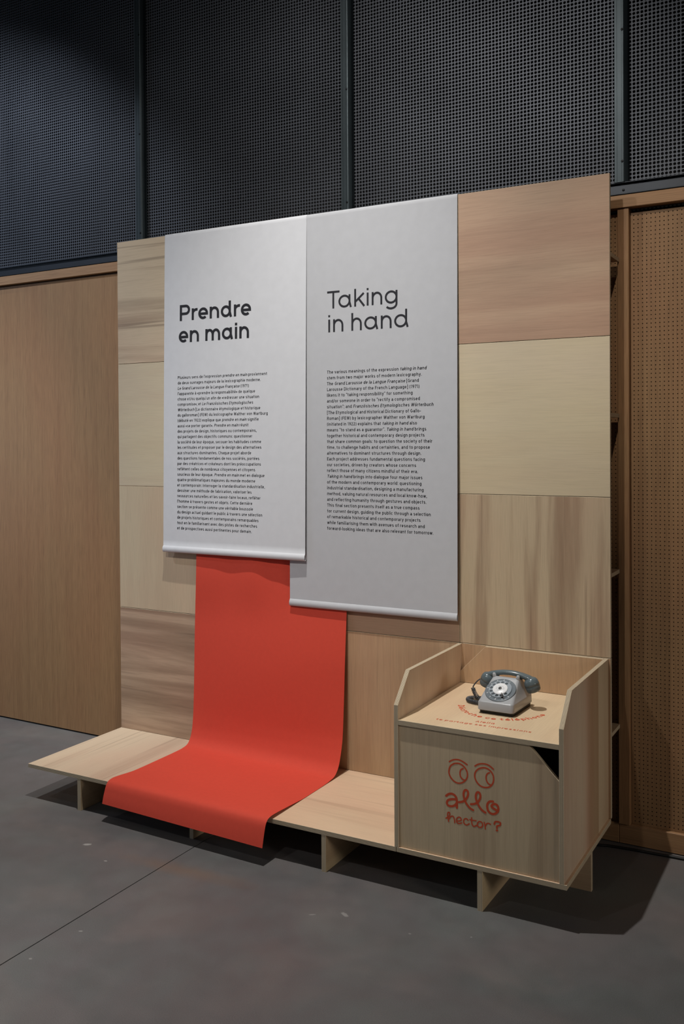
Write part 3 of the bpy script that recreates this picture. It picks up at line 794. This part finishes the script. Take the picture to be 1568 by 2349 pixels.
p_, f_ = shelf_line('Alella', 2.1389, 2.2090, -0.5119, -0.5078, 0.0135)
add_print('printed_line', p_, f_, 'small orange-red word Alella')
run, L = letter_run('Décroche ce téléphone', 0.24, 0.40)
cx, cy, rr = 2.1676, -0.2847, 0.172
a0, a1 = math.radians(-160.5), math.radians(-9.0)
V = []; Fc = []
xh = 0.0175
for S, ox in run:
    # each letter keeps its shape and turns with the arc
    b0 = len(V)
    for s_ in S: ribbon([(p[0], p[1]) for p in s_], 0.24, V, Fc, False, S.index(s_))
    if len(V) == b0: continue
    wch = max(v_[0] for v_ in V[b0:])
    th = a0+(a1-a0)*(ox+wch/2)/L
    sx = rr*(a1-a0)/L
    er = Vector((math.cos(th), math.sin(th))); et = Vector((-math.sin(th), math.cos(th)))
    for q_ in range(b0, len(V)):
        u_ = (V[q_][0]-wch/2)*sx; t_ = V[q_][1]*xh
        pos = Vector((cx, cy)) + er*(rr-t_) + et*u_
        V[q_] = Vector((pos.x, pos.y, V[q_][2]))
add_print('printed_arc', [tuple(v_) for v_ in V], Fc, 'orange-red arc of words Décroche ce téléphone')

# ================================================================== BANNERS
def sheet(name, x0, x1, profile, mat, parent, thick=0.0009, nx=14, curl=0.0, y_of=None, origin=None):
    """cloth extruded along x from a profile of (y, z); a solid of small thickness"""
    n = len(profile)
    N = []
    for i in range(n):
        a = Vector(profile[max(0, i-1)]); b_ = Vector(profile[min(n-1, i+1)]); d = (b_-a).normalized()
        N.append(Vector((d.y, -d.x)))
    V = []; Fc = []
    O = Vector(origin or (x0, 0, 0))
    for side_ in (0, 1):
        for i in range(nx+1):
            t = i/nx; x = x0+(x1-x0)*t
            e = abs(2*t-1)**6*curl
            for j, (y, z) in enumerate(profile):
                yy, zz, dx = (y, z, 0) if y_of is None else y_of(t, j, y, z)
                V.append(Vector((x+dx, yy+N[j].x*thick*side_+e, zz+N[j].y*thick*side_))-O)
    S = (nx+1)*n
    for i in range(nx):
        for j in range(n-1):
            a = i*n+j
            Fc.append((a, a+n, a+n+1, a+1)); Fc.append((S+a, S+a+1, S+a+n+1, S+a+n))
    for i in range(nx):
        for j in (0, n-1):
            a = i*n+j; f_ = (a, a+n, S+a+n, S+a); Fc.append(f_ if j else tuple(reversed(f_)))
    for i in (0, nx):
        for j in range(n-1):
            a = i*n+j; f_ = (a, a+1, S+a+1, S+a); Fc.append(f_ if not i else tuple(reversed(f_)))
    me = raw_mesh(name, V, Fc, [mat], smooth=False)
    bmm = bmesh.new(); bmm.from_mesh(me); bmesh.ops.recalc_face_normals(bmm, faces=bmm.faces); bmm.to_mesh(me); bmm.free()
    for p in me.polygons: p.use_smooth = True
    me.set_sharp_from_angle(angle=math.radians(40)) if hasattr(me, 'set_sharp_from_angle') else None
    return link(name, me, parent, tuple(O))

XHB = 0.0104
def poster(x0, x1, ztop_y, zbot, ybot, mat, name, label, titles, lines, body_x, body_w, z_first, pitch, ref_line):
    t = thing(name, ((x0+x1)/2, ybot, zbot), label, 'banner')
    off = ztop_y
    def yf(z):     # front plane of the hanging sheet
        return -off-0.003 + (ybot+off+0.003)*max(0.0, (2.49-z)/(2.49-zbot))**0.9
    prof = [(T_PLY+0.0025+off*0.5, 2.36), (T_PLY+0.0025+off*0.5, 2.490), (T_PLY-0.001+off*0.5, 2.5015+off*0.5), (0.012, 2.5035+off*0.5), (0.003, 2.5035+off*0.5), (-0.001-off*0.5, 2.5015+off*0.5),
            (-0.003-off, 2.4965), (yf(2.485), 2.485)]
    z = 2.44
    while z > zbot+0.045:
        prof.append((yf(z), z)); z -= 0.05
    prof.append((yf(zbot+0.032), zbot+0.032))
    prof.append((yf(zbot+0.0305)-0.0015, zbot+0.0300))
    bar = []
    cy_, cz_ = ybot, zbot+0.014      # flattened sleeve around the bottom bar
    for i in range(11):
        an = math.radians(118 + 300*i/10)
        bar.append((cy_+0.0072*math.cos(an), cz_+0.014*math.sin(an)))
    prof += bar
    sheet('canvas_sheet', x0, x1, prof, mat, t, 0.0008, 16, 0.0018, origin=(x0, 0, zbot))
    # bottom bar inside the sleeve
    V_, F_ = loft([[Vector((x, 0.0036*math.cos(a_), 0.0100*math.sin(a_))) for a_ in [2*math.pi*i/12 for i in range(12)]] for x in (0, x1-x0-0.008)], True, True)
    link('bottom_bar', raw_mesh('bottom_bar', V_, F_, [plain('white_bar', (215, 215, 216), 0.5)]), t, (x0+0.004, cy_+0.0010, cz_))
    # title
    for (txt, sx0, sx1, zb, wgt) in titles:
        run, L = letter_run(txt, wgt, 0.165 if wgt > 0.19 else 0.21)
        s = 0.0572; sx = (sx1-sx0)/L
        i0 = 0
        for word in txt.split(' '):
            V = []; Fc = []; w0 = run[i0][1]
            for S, ox in run[i0:i0+len(word)]:
                for st in S: ribbon([(p[0]+ox-w0, p[1]) for p in st], wgt, V, Fc, True, S.index(st))
            me = raw_mesh('title_word', [(v_[0]*sx, yf(zb+v_[1]*s)-yf(zb)-v_[2], v_[1]*s) for v_ in V], Fc, [M_INK])
            tag(link('title_word', me, t, (sx0+w0*sx, yf(zb)-0.0012, zb)), label='dark title word ' + word)
            i0 += len(word)+1
    # body text: set line by line from narrow stroke letters; runs between underscores are slanted
    V = []; Fc = []; ends = []
    for li, line in enumerate(lines):
        x = 0.0; zb = z_first-pitch*li; it = False
        for ch in line:
            if ch == '_': it = not it; continue
            S, adv = body_glyph(ch)
            for s_ in S:
                b0 = len(V)
                ribbon([(p[0]+(0.19*p[1] if it else 0), p[1]) for p in s_], 0.215, V, Fc, True)
                for q_ in range(b0, len(V)):
                    V[q_] = ((V[q_][0]+x)*XHB, zb+V[q_][1]*XHB, 0)
            x += adv+(0.215 if S else 0.10)
        ends.append((x-0.215)*XHB)
    sx = body_w/ends[ref_line]
    me = raw_mesh('body_text', [(v_[0]*sx, yf(v_[1])-yf(z_first), v_[1]-z_first) for v_ in V], Fc, [M_INK2])
    # make all letters face the room
    bmm = bmesh.new(); bmm.from_mesh(me)
    for f_ in bmm.faces:
        if f_.normal.y > 0: f_.normal_flip()
    bmm.to_mesh(me); bmm.free()
    o = link('body_text', me, t, (body_x, yf(z_first)-0.0011, z_first))
    tag(o, label='small dark paragraph', kind='stuff')
    return t

FR = """Plusieurs sens de l’expression _prendre en main_ proviennent
de deux ouvrages majeurs de la lexicographie moderne.
_Le Grand Larousse de la Langue Française_ (1971)
l’apparente à «prendre la responsabilité» de quelque
chose et/ou quelqu’un afin de «redresser une situation
compromise»; et _Le Französisches Etymologisches_
_Wörterbuch_ [Le dictionnaire étymologique et historique
du galloroman] (FEW) du lexicographe Walther von Wartburg
(débuté en 1922) explique que _prendre en main_ signifie
aussi «se porter garant». _Prendre en main_ réunit
des projets de design, historiques ou contemporains,
qui partagent des objectifs communs: questionner
la société de leur époque, secouer les habitudes comme
les certitudes et proposer par le design des alternatives
aux structures dominantes. Chaque projet aborde
des questions fondamentales de nos sociétés, portées
par des créatrices et créateurs dont les préoccupations
reflètent celles de nombreux citoyennes et citoyens
soucieux de leur époque. _Prendre en main_ met en dialogue
quatre problématiques majeures du monde moderne
et contemporain: interroger la standardisation industrielle,
dessiner une méthode de fabrication, valoriser les
ressources naturelles et les savoir-faire locaux, refléter
l’homme à travers gestes et objets. Cette dernière
section se présente comme une véritable boussole
du design actuel guidant le public à travers une sélection
de projets historiques et contemporains remarquables
tout en le familiarisant avec des pistes de recherches
et de prospectives aussi pertinentes pour demain.""".split('\n')
EN = """The various meanings of the expression _taking in hand_
stem from two major works of modern lexicography.
The _Grand Larousse de la Langue Française_ [Grand
Larousse Dictionary of the French Language] (1971)
likens it to “taking responsibility” for something
and/or someone in order to “rectify a compromised
situation”; and _Französisches Etymologisches Wörterbuch_
[The Etymological and Historical Dictionary of Gallo-
Roman] (FEW) by lexicographer Walther von Wartburg
(initiated in 1922) explains that _taking in hand_ also
means “to stand as a guarantor”. _Taking in hand_ brings
together historical and contemporary design projects
that share common goals: to question the society of their
time, to challenge habits and certainties, and to propose
alternatives to dominant structures through design.
Each project addresses fundamental questions facing
our societies, driven by creators whose concerns
reflect those of many citizens mindful of their era.
_Taking in hand_ brings into dialogue four major issues
of the modern and contemporary world: questioning
industrial standardisation, designing a manufacturing
method, valuing natural resources and local know-how,
and reflecting humanity through gestures and objects.
This final section presents itself as a true compass
for current design, guiding the public through a selection
of remarkable historical and contemporary projects
while familiarising them with avenues of research and
forward-looking ideas that are also relevant for tomorrow.""".split('\n')

poster(1.0475, 1.8735, 0.0, 0.7180, -0.0215, M_PAPER2, 'text_banner',
       'light grey English text banner titled Taking in hand, hanging lower and partly behind its neighbour',
       [('Taking', 1.2480, 1.598, 2.0675, 0.160), ('in hand', 1.2540, 1.651, 1.9617, 0.160)], EN, 1.2470, 0.5180, 1.7765, 0.02596, 27)
poster(0.3175, 1.1405, 0.0028, 0.9300, -0.0375, M_PAPER1, 'text_banner',
       'white French text banner titled Prendre en main, hanging higher and in front on the left',
       [('Prendre', 0.4165, 0.8400, 2.0675, 0.225), ('en main', 0.4110, 0.8290, 1.9610, 0.225)], FR, 0.4060, 0.5250, 1.7830, 0.02638, 0)

# red runner: hangs behind the text banners, sweeps over the bench and droops over its front edge
rd = thing('red_banner', (0.92, -0.3, 0.002), 'long plain red banner sweeping down the boards, over the bench and past its front edge', 'banner')
Lp = [(-0.0015, 1.15), (-0.004, 1.00), (-0.009, 0.85), (-0.017, 0.66), (-0.024, 0.50), (-0.030, 0.33), (-0.037, 0.18), (-0.044, 0.11), (-0.051, 0.072), (-0.065, 0.036), (-0.088, 0.012), (-0.125, 0.0035), (-0.17, 0.0015),
      (-0.24, 0.0008), (-0.32, 0.0008), (-0.40, 0.0008), (-0.47, 0.0018), (-0.52, 0.006), (-0.565, 0.0105), (-0.605, 0.0125), (-0.632, 0.0065), (-0.646, -0.010), (-0.655, -0.032), (-0.663, -0.055), (-0.669, -0.078)]
Rp = [(-0.0015, 1.15), (-0.004, 1.00), (-0.008, 0.85), (-0.014, 0.68), (-0.027, 0.52), (-0.039, 0.34), (-0.052, 0.18), (-0.062, 0.125), (-0.074, 0.085), (-0.094, 0.040), (-0.126, 0.012), (-0.165, 0.0045), (-0.205, 0.0015),
      (-0.25, 0.0008), (-0.32, 0.0008), (-0.40, 0.0015), (-0.47, 0.006), (-0.53, 0.0100), (-0.585, 0.0135), (-0.628, 0.0140), (-0.655, 0.0080), (-0.669, -0.008), (-0.679, -0.036), (-0.687, -0.064), (-0.693, -0.088)]
def cm2(P, sub=4):
    return [(v_.x, v_.y) for v_ in catmull([(a, b_, 0) for a, b_ in P], sub)]
LL = cm2(Lp); RR = cm2(Rp)
def red_y(t, j, y, z):
    a, b_ = LL[j], RR[j]
    s_ = t
    yy = a[0]+(b_[0]-a[0])*s_; zz = a[1]+(b_[1]-a[1])*s_
    if 0.05 < zz < 0.70: yy -= 0.006*math.sin(math.pi*t)*math.sin(math.pi*(zz-0.05)/0.65)
    # waves in the free part just below the white banner
    fd = max(0.0, 1-abs(zz-0.86)/0.26); fd = fd*fd*(3-2*fd)
    ks = ((0, -0.0165), (0.12, -0.0150), (0.25, -0.0100), (0.40, -0.0145), (0.55, -0.0030), (0.68, 0.0050), (1.0, 0.0050))
    for a_, b2 in zip(ks, ks[1:]):
        if a_[0] <= t <= b2[0]:
            w_ = (t-a_[0])/(b2[0]-a_[0]); w_ = w_*w_*(3-2*w_); k_ = a_[1]+(b2[1]-a_[1])*w_
    yy = min(-0.0015, yy+k_*fd)
    dx = -0.83*min(0, k_)*fd*max(0, 1-t/0.2)
    return yy, zz, dx
sheet('canvas_sheet', 0.4990, 1.3400, LL, M_RED, rd, 0.0009, 40, 0.0, red_y, origin=(0.92, -0.3, 0.0))

# ================================================================== TELEPHONE
ph = thing('rotary_telephone', (2.176, -0.302, ZSH), 'grey rotary dial telephone with dark handset and coiled cord on the booth shelf', 'telephone')
ph['_o'] = (0, 0, 0)                # children below in telephone coordinates
ph.rotation_euler = (0, 0, math.radians(-0.5))

def rring(hw_f, hw_b, y0, y1, z, rad, zb=None, seg=5):
    """rounded trapezoid ring: half width front/back, y range, height front z / back zb, corner radius"""
    zb = z if zb is None else zb
    C_ = [(-hw_f, y0), (hw_f, y0), (hw_b, y1), (-hw_b, y1)]
    out = []
    for i in range(4):
        p = Vector(C_[i]); a = (Vector(C_[i-1])-p).normalized(); b_ = (Vector(C_[(i+1) % 4])-p).normalized()
        for s_ in range(seg+1):
            t = s_/seg
            q = p+a*rad*(1-t)**2+b_*rad*t**2
            zz = z+(zb-z)*(q.y-y0)/(y1-y0)
            out.append(Vector((q.x, q.y, zz)))
    return out
# base plate
V_, F_ = loft([rring(0.064, 0.073, -0.092, 0.087, 0.0, 0.010), rring(0.066, 0.075, -0.096, 0.090, 0.014, 0.012)])
link('base', raw_mesh('base', V_, F_, [M_P_BASE]), ph, (0, 0, 0))
# housing
rings = [rring(0.0680, 0.0760, -0.1010, 0.0935, 0.0135, 0.014),
         rring(0.0700, 0.0780, -0.1035, 0.0960, 0.0155, 0.015),
         rring(0.0685, 0.0773, -0.1020, 0.0955, 0.0430, 0.015),
         rring(0.0675, 0.0763, -0.1000, 0.0945, 0.0455, 0.015, 0.0465),
         rring(0.0660, 0.0730, -0.0955, 0.0910, 0.0478, 0.014, 0.0510),
         rring(0.0595, 0.0640, -0.0420, 0.0760, 0.0794, 0.012, 0.0760),
         rring(0.0520, 0.0545, 0.0080, 0.0620, 0.1090, 0.010, 0.0980),
         rring(0.0502, 0.0528, 0.0130, 0.0590, 0.1135, 0.009, 0.1020),
         rring(0.0475, 0.0495, 0.0190, 0.0540, 0.1150, 0.007, 0.1035)]
V_, F_ = loft(rings)
me = raw_mesh('housing', V_, F_, [M_P_BODY], smooth=True)
me.set_sharp_from_angle(angle=math.radians(48))
link('housing', me, ph, (0, 0, 0))
# cradle horns
for sx in (-1, 1):
    for (yy, zz) in ((0.018, 0.1135), (0.052, 0.102)):
        rs_ = []
        for (t, r_) in ((0, 0.0070), (0.5, 0.0060), (0.85, 0.0052), (1.0, 0.0028)):
            rs_.append([Vector((sx*(0.0445+0.003*t)+r_*1.25*math.cos(2*math.pi*i/12), yy+r_*math.sin(2*math.pi*i/12), zz-0.008+0.021*t)) for i in range(12)])
        V_, F_ = loft(rs_); me = raw_mesh('cradle_horn', V_, F_, [M_P_BODY], smooth=True)
        link('cradle_horn', me, ph, (0, 0, 0))
# dial on the slope: plane from (y=-0.088,z=0.047) to (y=0.007,z=0.1125)
s0 = Vector((0, -0.0955, 0.0478)); s1 = Vector((0, 0.0120, 0.1113)); sd = (s1-s0).normalized(); sn = Vector((1, 0, 0)).cross(sd)
dc = s0+sd*0.0610
DM = Matrix(((1, sd[0], sn[0]), (0, sd[1], sn[1]), (0, sd[2], sn[2])))
def dial_part(name, V, F, mat, parent=ph, smooth=False, sharp=None):
    vv = [DM @ Vector(v_) for v_ in V]
    me = raw_mesh(name, vv, F, mat if isinstance(mat, list) else [mat], smooth=smooth)
    if smooth: me.set_sharp_from_angle(angle=math.radians(40))
    o = bpy.data.objects.new(name, me); COL.objects.link(o); o.parent = parent
    o['_o'] = tuple(dc); o.location = dc if parent == ph else (0, 0, 0)
    return o
V_, F_ = lathe([(0.0001, -0.004), (0.0575, -0.004), (0.0585, 0.0010), (0.0570, 0.0028), (0.0545, 0.0032), (0.0425, 0.0020), (0.0001, 0.0020)], 64)
dial = dial_part('number_ring', V_, F_, M_P_RING, smooth=True)
# small digits round the ring and light letter marks
DIG = {'0': [arc(0.3, 0.5, 0.26, 0.46, 0, 360, 12)], '1': [[(0.1, 0.75), (0.35, 1), (0.35, 0)]],
       '2': [arc(0.3, 0.72, 0.26, 0.26, 170, -30, 8)+[(0.02, 0.03), (0.6, 0.03)]],
       '3': [arc(0.28, 0.74, 0.25, 0.24, 150, -90, 8)+arc(0.28, 0.26, 0.28, 0.25, 90, -150, 8)],
       '4': [[(0.45, 0), (0.45, 1), (0, 0.3), (0.62, 0.3)]],
       '5': [[(0.55, 0.98), (0.12, 0.98), (0.08, 0.56)]+arc(0.28, 0.32, 0.28, 0.3, 110, -140, 9)],
       '6': [[(0.5, 0.98), (0.08, 0.45)]+arc(0.3, 0.3, 0.26, 0.28, 160, -200, 14)],
       '7': [[(0, 0.98), (0.58, 0.98), (0.2, 0)]], '8': [arc(0.3, 0.75, 0.22, 0.22, 0, 360, 12), arc(0.3, 0.27, 0.27, 0.26, 0, 360, 12)],
       '9': [arc(0.3, 0.7, 0.26, 0.27, 0, 360, 12), [(0.56, 0.7), (0.25, 0)]]}
order = '1234567890'
V = []; Fc = []
for i, ch in enumerate(order):
    an = math.radians(62+i*29.0)
    for (rad_, sc_, chs) in ((0.0500, 0.0056, ch), (0.0462, 0.0030, ch)):
        b0 = len(V)
        for s_ in DIG[chs]: ribbon(s_, 0.17, V, Fc, True)
        for q_ in range(b0, len(V)):
            u_ = (V[q_][0]-0.3)*sc_; t_ = (V[q_][1]-0.5)*sc_
            V[q_] = Vector((rad_*math.cos(an)+u_, rad_*math.sin(an)+t_, 0.0034))
dial_part('digits', V, Fc, M_P_WHITE, dial)['kind'] = 'stuff'
# clear finger wheel with ten holes: ring of outline quads around holes
def wheel(r_out, r_in, rc, rh, n, zt, zb_, seg=16):
    bmw = bmesh.new()
    # build by angular sectors: each sector a polygon fan with a hole (bridge), sampled on a fine grid
    V = []; F = []
    na, nr = 180, 12
    angs = [math.radians(62+i*29.0) for i in range(n)]
    cen = [(rc*math.cos(a_), rc*math.sin(a_)) for a_ in angs]
    grid = {}
    def pt(i, j, z):
        a_ = 2*math.pi*i/na; r = r_in+(r_out-r_in)*j/nr; x, y = r*math.cos(a_), r*math.sin(a_)
        for (cx_, cy_) in cen:
            d = math.hypot(x-cx_, y-cy_)
            if abs(d-rh) < (r_out-r_in)/nr*0.62 and d > 1e-6:
                x = cx_+(x-cx_)/d*rh; y = cy_+(y-cy_)/d*rh
        return (x, y, z)
    idx = {}
    for z_i, z in enumerate((zt, zb_)):
        for i in range(na):
            for j in range(nr+1):
                idx[(z_i, i, j)] = len(V); V.append(pt(i, j, z))
    inside = set()
    for i in range(na):
        for j in range(nr):
            a_ = 2*math.pi*(i+0.5)/na; r = r_in+(r_out-r_in)*(j+0.5)/nr
            if any(math.hypot(r*math.cos(a_)-c_[0], r*math.sin(a_)-c_[1]) < rh for c_ in cen): inside.add((i, j))
    for i in range(na):
        i2 = (i+1) % na
        for j in range(nr):
            if (i, j) in inside: continue
            F.append((idx[(0, i, j)], idx[(0, i, j+1)], idx[(0, i2, j+1)], idx[(0, i2, j)]))
            F.append((idx[(1, i2, j)], idx[(1, i2, j+1)], idx[(1, i, j+1)], idx[(1, i, j)]))
            for (ni, nj, e) in (((i+1) % na, j, ((i2, j), (i2, j+1))), ((i-1) % na, j, ((i, j+1), (i, j))),
                                (i, j+1, ((i, j+1), (i2, j+1))), (i, j-1, ((i2, j), (i, j)))):
                if (ni, nj) in inside or nj < 0 or nj >= nr:
                    p, q_ = e
                    F.append((idx[(0, *p)], idx[(1, *p)], idx[(1, *q_)], idx[(0, *q_)]))
    bmw.free()
    return V, F
V_, F_ = wheel(0.0425, 0.0240, 0.0345, 0.0062, 10, 0.0080, 0.0058)
wh = dial_part('finger_wheel', V_, F_, M_P_CLEAR)
V_, F_ = lathe([(0.0001, 0.003), (0.0275, 0.003), (0.0280, 0.0090), (0.0270, 0.0098), (0.0001, 0.0098)], 40)
disc = dial_part('centre_disc', V_, F_, M_P_WHITE, smooth=True)
V = []; Fc = []
for i in range(7):
    yy = 0.013-0.0042*i
    if abs(yy) < 0.0075: 
        segs = ((-0.017, -0.009), (0.009, 0.017))
    else: segs = ((-0.010, 0.010),)
    for a_, b_ in segs: ribbon([(a_, yy), (b_, yy)], 0.0007, V, Fc, True)
dial_part('printed_lines', [Vector((v_[0], v_[1], 0.0100)) for v_ in V], Fc, M_P_RING, disc)
V_, F_ = lathe([(0.0001, 0.010), (0.0066, 0.010), (0.0066, 0.0118), (0.0050, 0.0126), (0.0040, 0.0118), (0.0034, 0.0128), (0.0018, 0.0140), (0.0001, 0.0142)], 24)
dial_part('hub_screw', V_, F_, M_P_CHROME, smooth=True)
# finger stop, lower right
a_ = math.radians(-57)
P0 = Vector((0.052*math.cos(a_), 0.052*math.sin(a_), 0.003)); P1 = Vector((0.041*math.cos(a_), 0.041*math.sin(a_), 0.0115)); P2 = Vector((0.026*math.cos(a_-0.08), 0.026*math.sin(a_-0.08), 0.0112))
V_, F_ = tube(catmull([P0, (P0+P1)/2+Vector((0, 0, 0.003)), P1, P2], 4), 0.0016, 8)
dial_part('finger_stop', V_, F_, M_P_CHROME, smooth=True)
V_, F_ = lathe([(0.0001, 0.003), (0.0046, 0.003), (0.0046, 0.0095), (0.0001, 0.0098)], 14)
dial_part('stop_button', [Vector(v_)+Vector((0.0405*math.cos(a_-0.12), 0.0405*math.sin(a_-0.12), 0)) for v_ in V_], F_, M_P_BASE)
# handset: loft of oval sections along an arched spine with two drum-shaped ends
hs = bpy.data.objects.new('handset', None)
def oval(c_, t_, a, b_, n=20, p_=2.3):
    t_ = t_.normalized(); up = Vector((0, 1, 0)); s_ = t_.cross(up).normalized()   # s_ points up-ish, up = depth
    out = []
    for i in range(n):
        an = 2*math.pi*i/n; cc, ss = math.cos(an), math.sin(an)
        cc = math.copysign(abs(cc)**(2/p_), cc); ss = math.copysign(abs(ss)**(2/p_), ss)
        out.append(c_+up*a*cc+s_*b_*ss)
    return out
HY = 0.030; HZ = 0.1205
spine = [(-0.0960, 0.0990, 0.0190, 0.0150), (-0.0870, 0.1065, 0.0185, 0.0135), (-0.0710, 0.1150, 0.0165, 0.0112), (-0.0480, 0.1220, 0.0150, 0.0098), (-0.0240, 0.1262, 0.0142, 0.0094), (0, 0.1275, 0.0140, 0.0094),
         (0.0240, 0.1262, 0.0142, 0.0094), (0.0480, 0.1220, 0.0150, 0.0098), (0.0710, 0.1150, 0.0165, 0.0112), (0.0870, 0.1065, 0.0185, 0.0135), (0.0960, 0.0990, 0.0190, 0.0150)]
rings = []
for i, (x, z, a, b_) in enumerate(spine):
    nx_ = spine[min(i+1, len(spine)-1)]; pv_ = spine[max(i-1, 0)]
    rings.append(oval(Vector((x, 0, z)), Vector((nx_[0]-pv_[0], 0, nx_[1]-pv_[1])), a, b_))
V_, F_ = loft(rings)
hand_me = raw_mesh('handset', V_, F_, [M_P_DARK], smooth=True)
hs = bpy.data.objects.new('handset', hand_me); COL.objects.link(hs); hs.parent = ph; hs['_o'] = (0, 0, 0)
hs.location = (0.0075, 0.037, 0.0015)
hs.rotation_euler = (0, 0, math.radians(1.5))
for sx, nm in ((-1, 'mouthpiece'), (1, 'earpiece')):
    V_, F_ = lathe([(0.0001, -0.0300), (0.0130, -0.0300), (0.0230, -0.0270), (0.0265, -0.0200), (0.0275, -0.0060), (0.0272, -0.0050), (0.0280, -0.0045), (0.0280, 0.0030), (0.0262, 0.0130), (0.0215, 0.0215), (0.0130, 0.0265), (0.0001, 0.0280)], 32)
    rot = Euler((0, math.radians(-20*sx), 0)).to_matrix()
    me = raw_mesh(nm, [rot @ v_ for v_ in V_], F_, [M_P_DARK], smooth=True)
    me.set_sharp_from_angle(angle=math.radians(60))
    o = bpy.data.objects.new(nm, me); COL.objects.link(o); o.parent = hs; o['_o'] = (0, 0, 0)
    o.location = (sx*0.0865, 0, 0.0915)
# coiled cord: from the left end of the handset, sag to the shelf, loop and return behind the housing
path = catmull([(-0.1090, 0.034, 0.092), (-0.122, 0.030, 0.081), (-0.134, 0.026, 0.064), (-0.136, 0.024, 0.056)], 6)
V_, F_ = tube(path, 0.0024, 8)
link('cord', raw_mesh('cord', V_, F_, [M_P_CORD], smooth=True), ph, (0, 0, 0))
cpath = catmull([(-0.136, 0.024, 0.056), (-0.130, 0.022, 0.042), (-0.120, 0.020, 0.028), (-0.105, 0.018, 0.016), (-0.090, 0.016, 0.0100)], 30)
cpath += [Vector((-0.088, 0.006, 0.0098))]
coil2 = catmull([(-0.086, 0.048, 0.0100), (-0.112, 0.056, 0.0100), (-0.138, 0.053, 0.0100), (-0.156, 0.036, 0.0100), (-0.152, 0.014, 0.0100), (-0.132, 0.000, 0.0100), (-0.108, -0.006, 0.0100), (-0.087, -0.008, 0.0100)], 30)
def coil(path, R, r, pitch, seg=6):
    # arc-length resample, then helix
    P = [Vector(p) for p in path]; d = [0]
    for i in range(1, len(P)): d.append(d[-1]+(P[i]-P[i-1]).length)
    L = d[-1]; n = int(L/pitch*12); out = []; prev = None; k_ = 0
    for i in range(n+1):
        s_ = L*i/n
        while k_ < len(d)-2 and d[k_+1] < s_: k_ += 1
        t = (s_-d[k_])/max(1e-9, d[k_+1]-d[k_]); c_ = P[k_].lerp(P[k_+1], min(1, t))
        tg = (P[min(k_+2, len(P)-1)]-P[max(k_-1, 0)]).normalized()
        a = prev if prev is not None else tg.cross(Vector((0, 0, 1))).normalized()
        a = (a-tg*a.dot(tg)).normalized(); prev = a; b_ = tg.cross(a)
        an = 2*math.pi*s_/pitch
        out.append(c_+a*R*math.cos(an)+b_*R*math.sin(an))
    return tube(out, r, seg)
for pth in (cpath, coil2):
    V_, F_ = coil(pth, 0.0070, 0.0019, 0.0050)
    link('coiled_cord', raw_mesh('coiled_cord', V_, F_, [M_P_CORD], smooth=True), ph, (0, 0, 0))

# ================================================================== CABLE on the floor along the wall
pts = catmull([(2.205, 0.082, -ZB+0.0055), (2.30, 0.086, -ZB+0.0055), (2.42, 0.098, -ZB+0.0055), (2.47, 0.1105, -ZB+0.0055), (2.555, 0.119, -ZB+0.0055), (2.64, 0.122, -ZB+0.0055), (2.75, 0.126, -ZB+0.0055), (3.1, 0.120, -ZB+0.0055), (3.7, 0.10, -ZB+0.0055)], 8)
V_, F_ = tube([p-Vector((2.5, 0.1, -ZB)) for p in pts], 0.0055, 10)
tag(link('power_cable', raw_mesh('power_cable', V_, F_, [M_RUBBER], smooth=True), None, (2.5, 0.1, -ZB)),
    'thin black cable lying on the concrete floor along the foot of the wood wall', 'cable')

for o in bpy.data.objects:
    if '_o' in o.keys(): del o['_o']
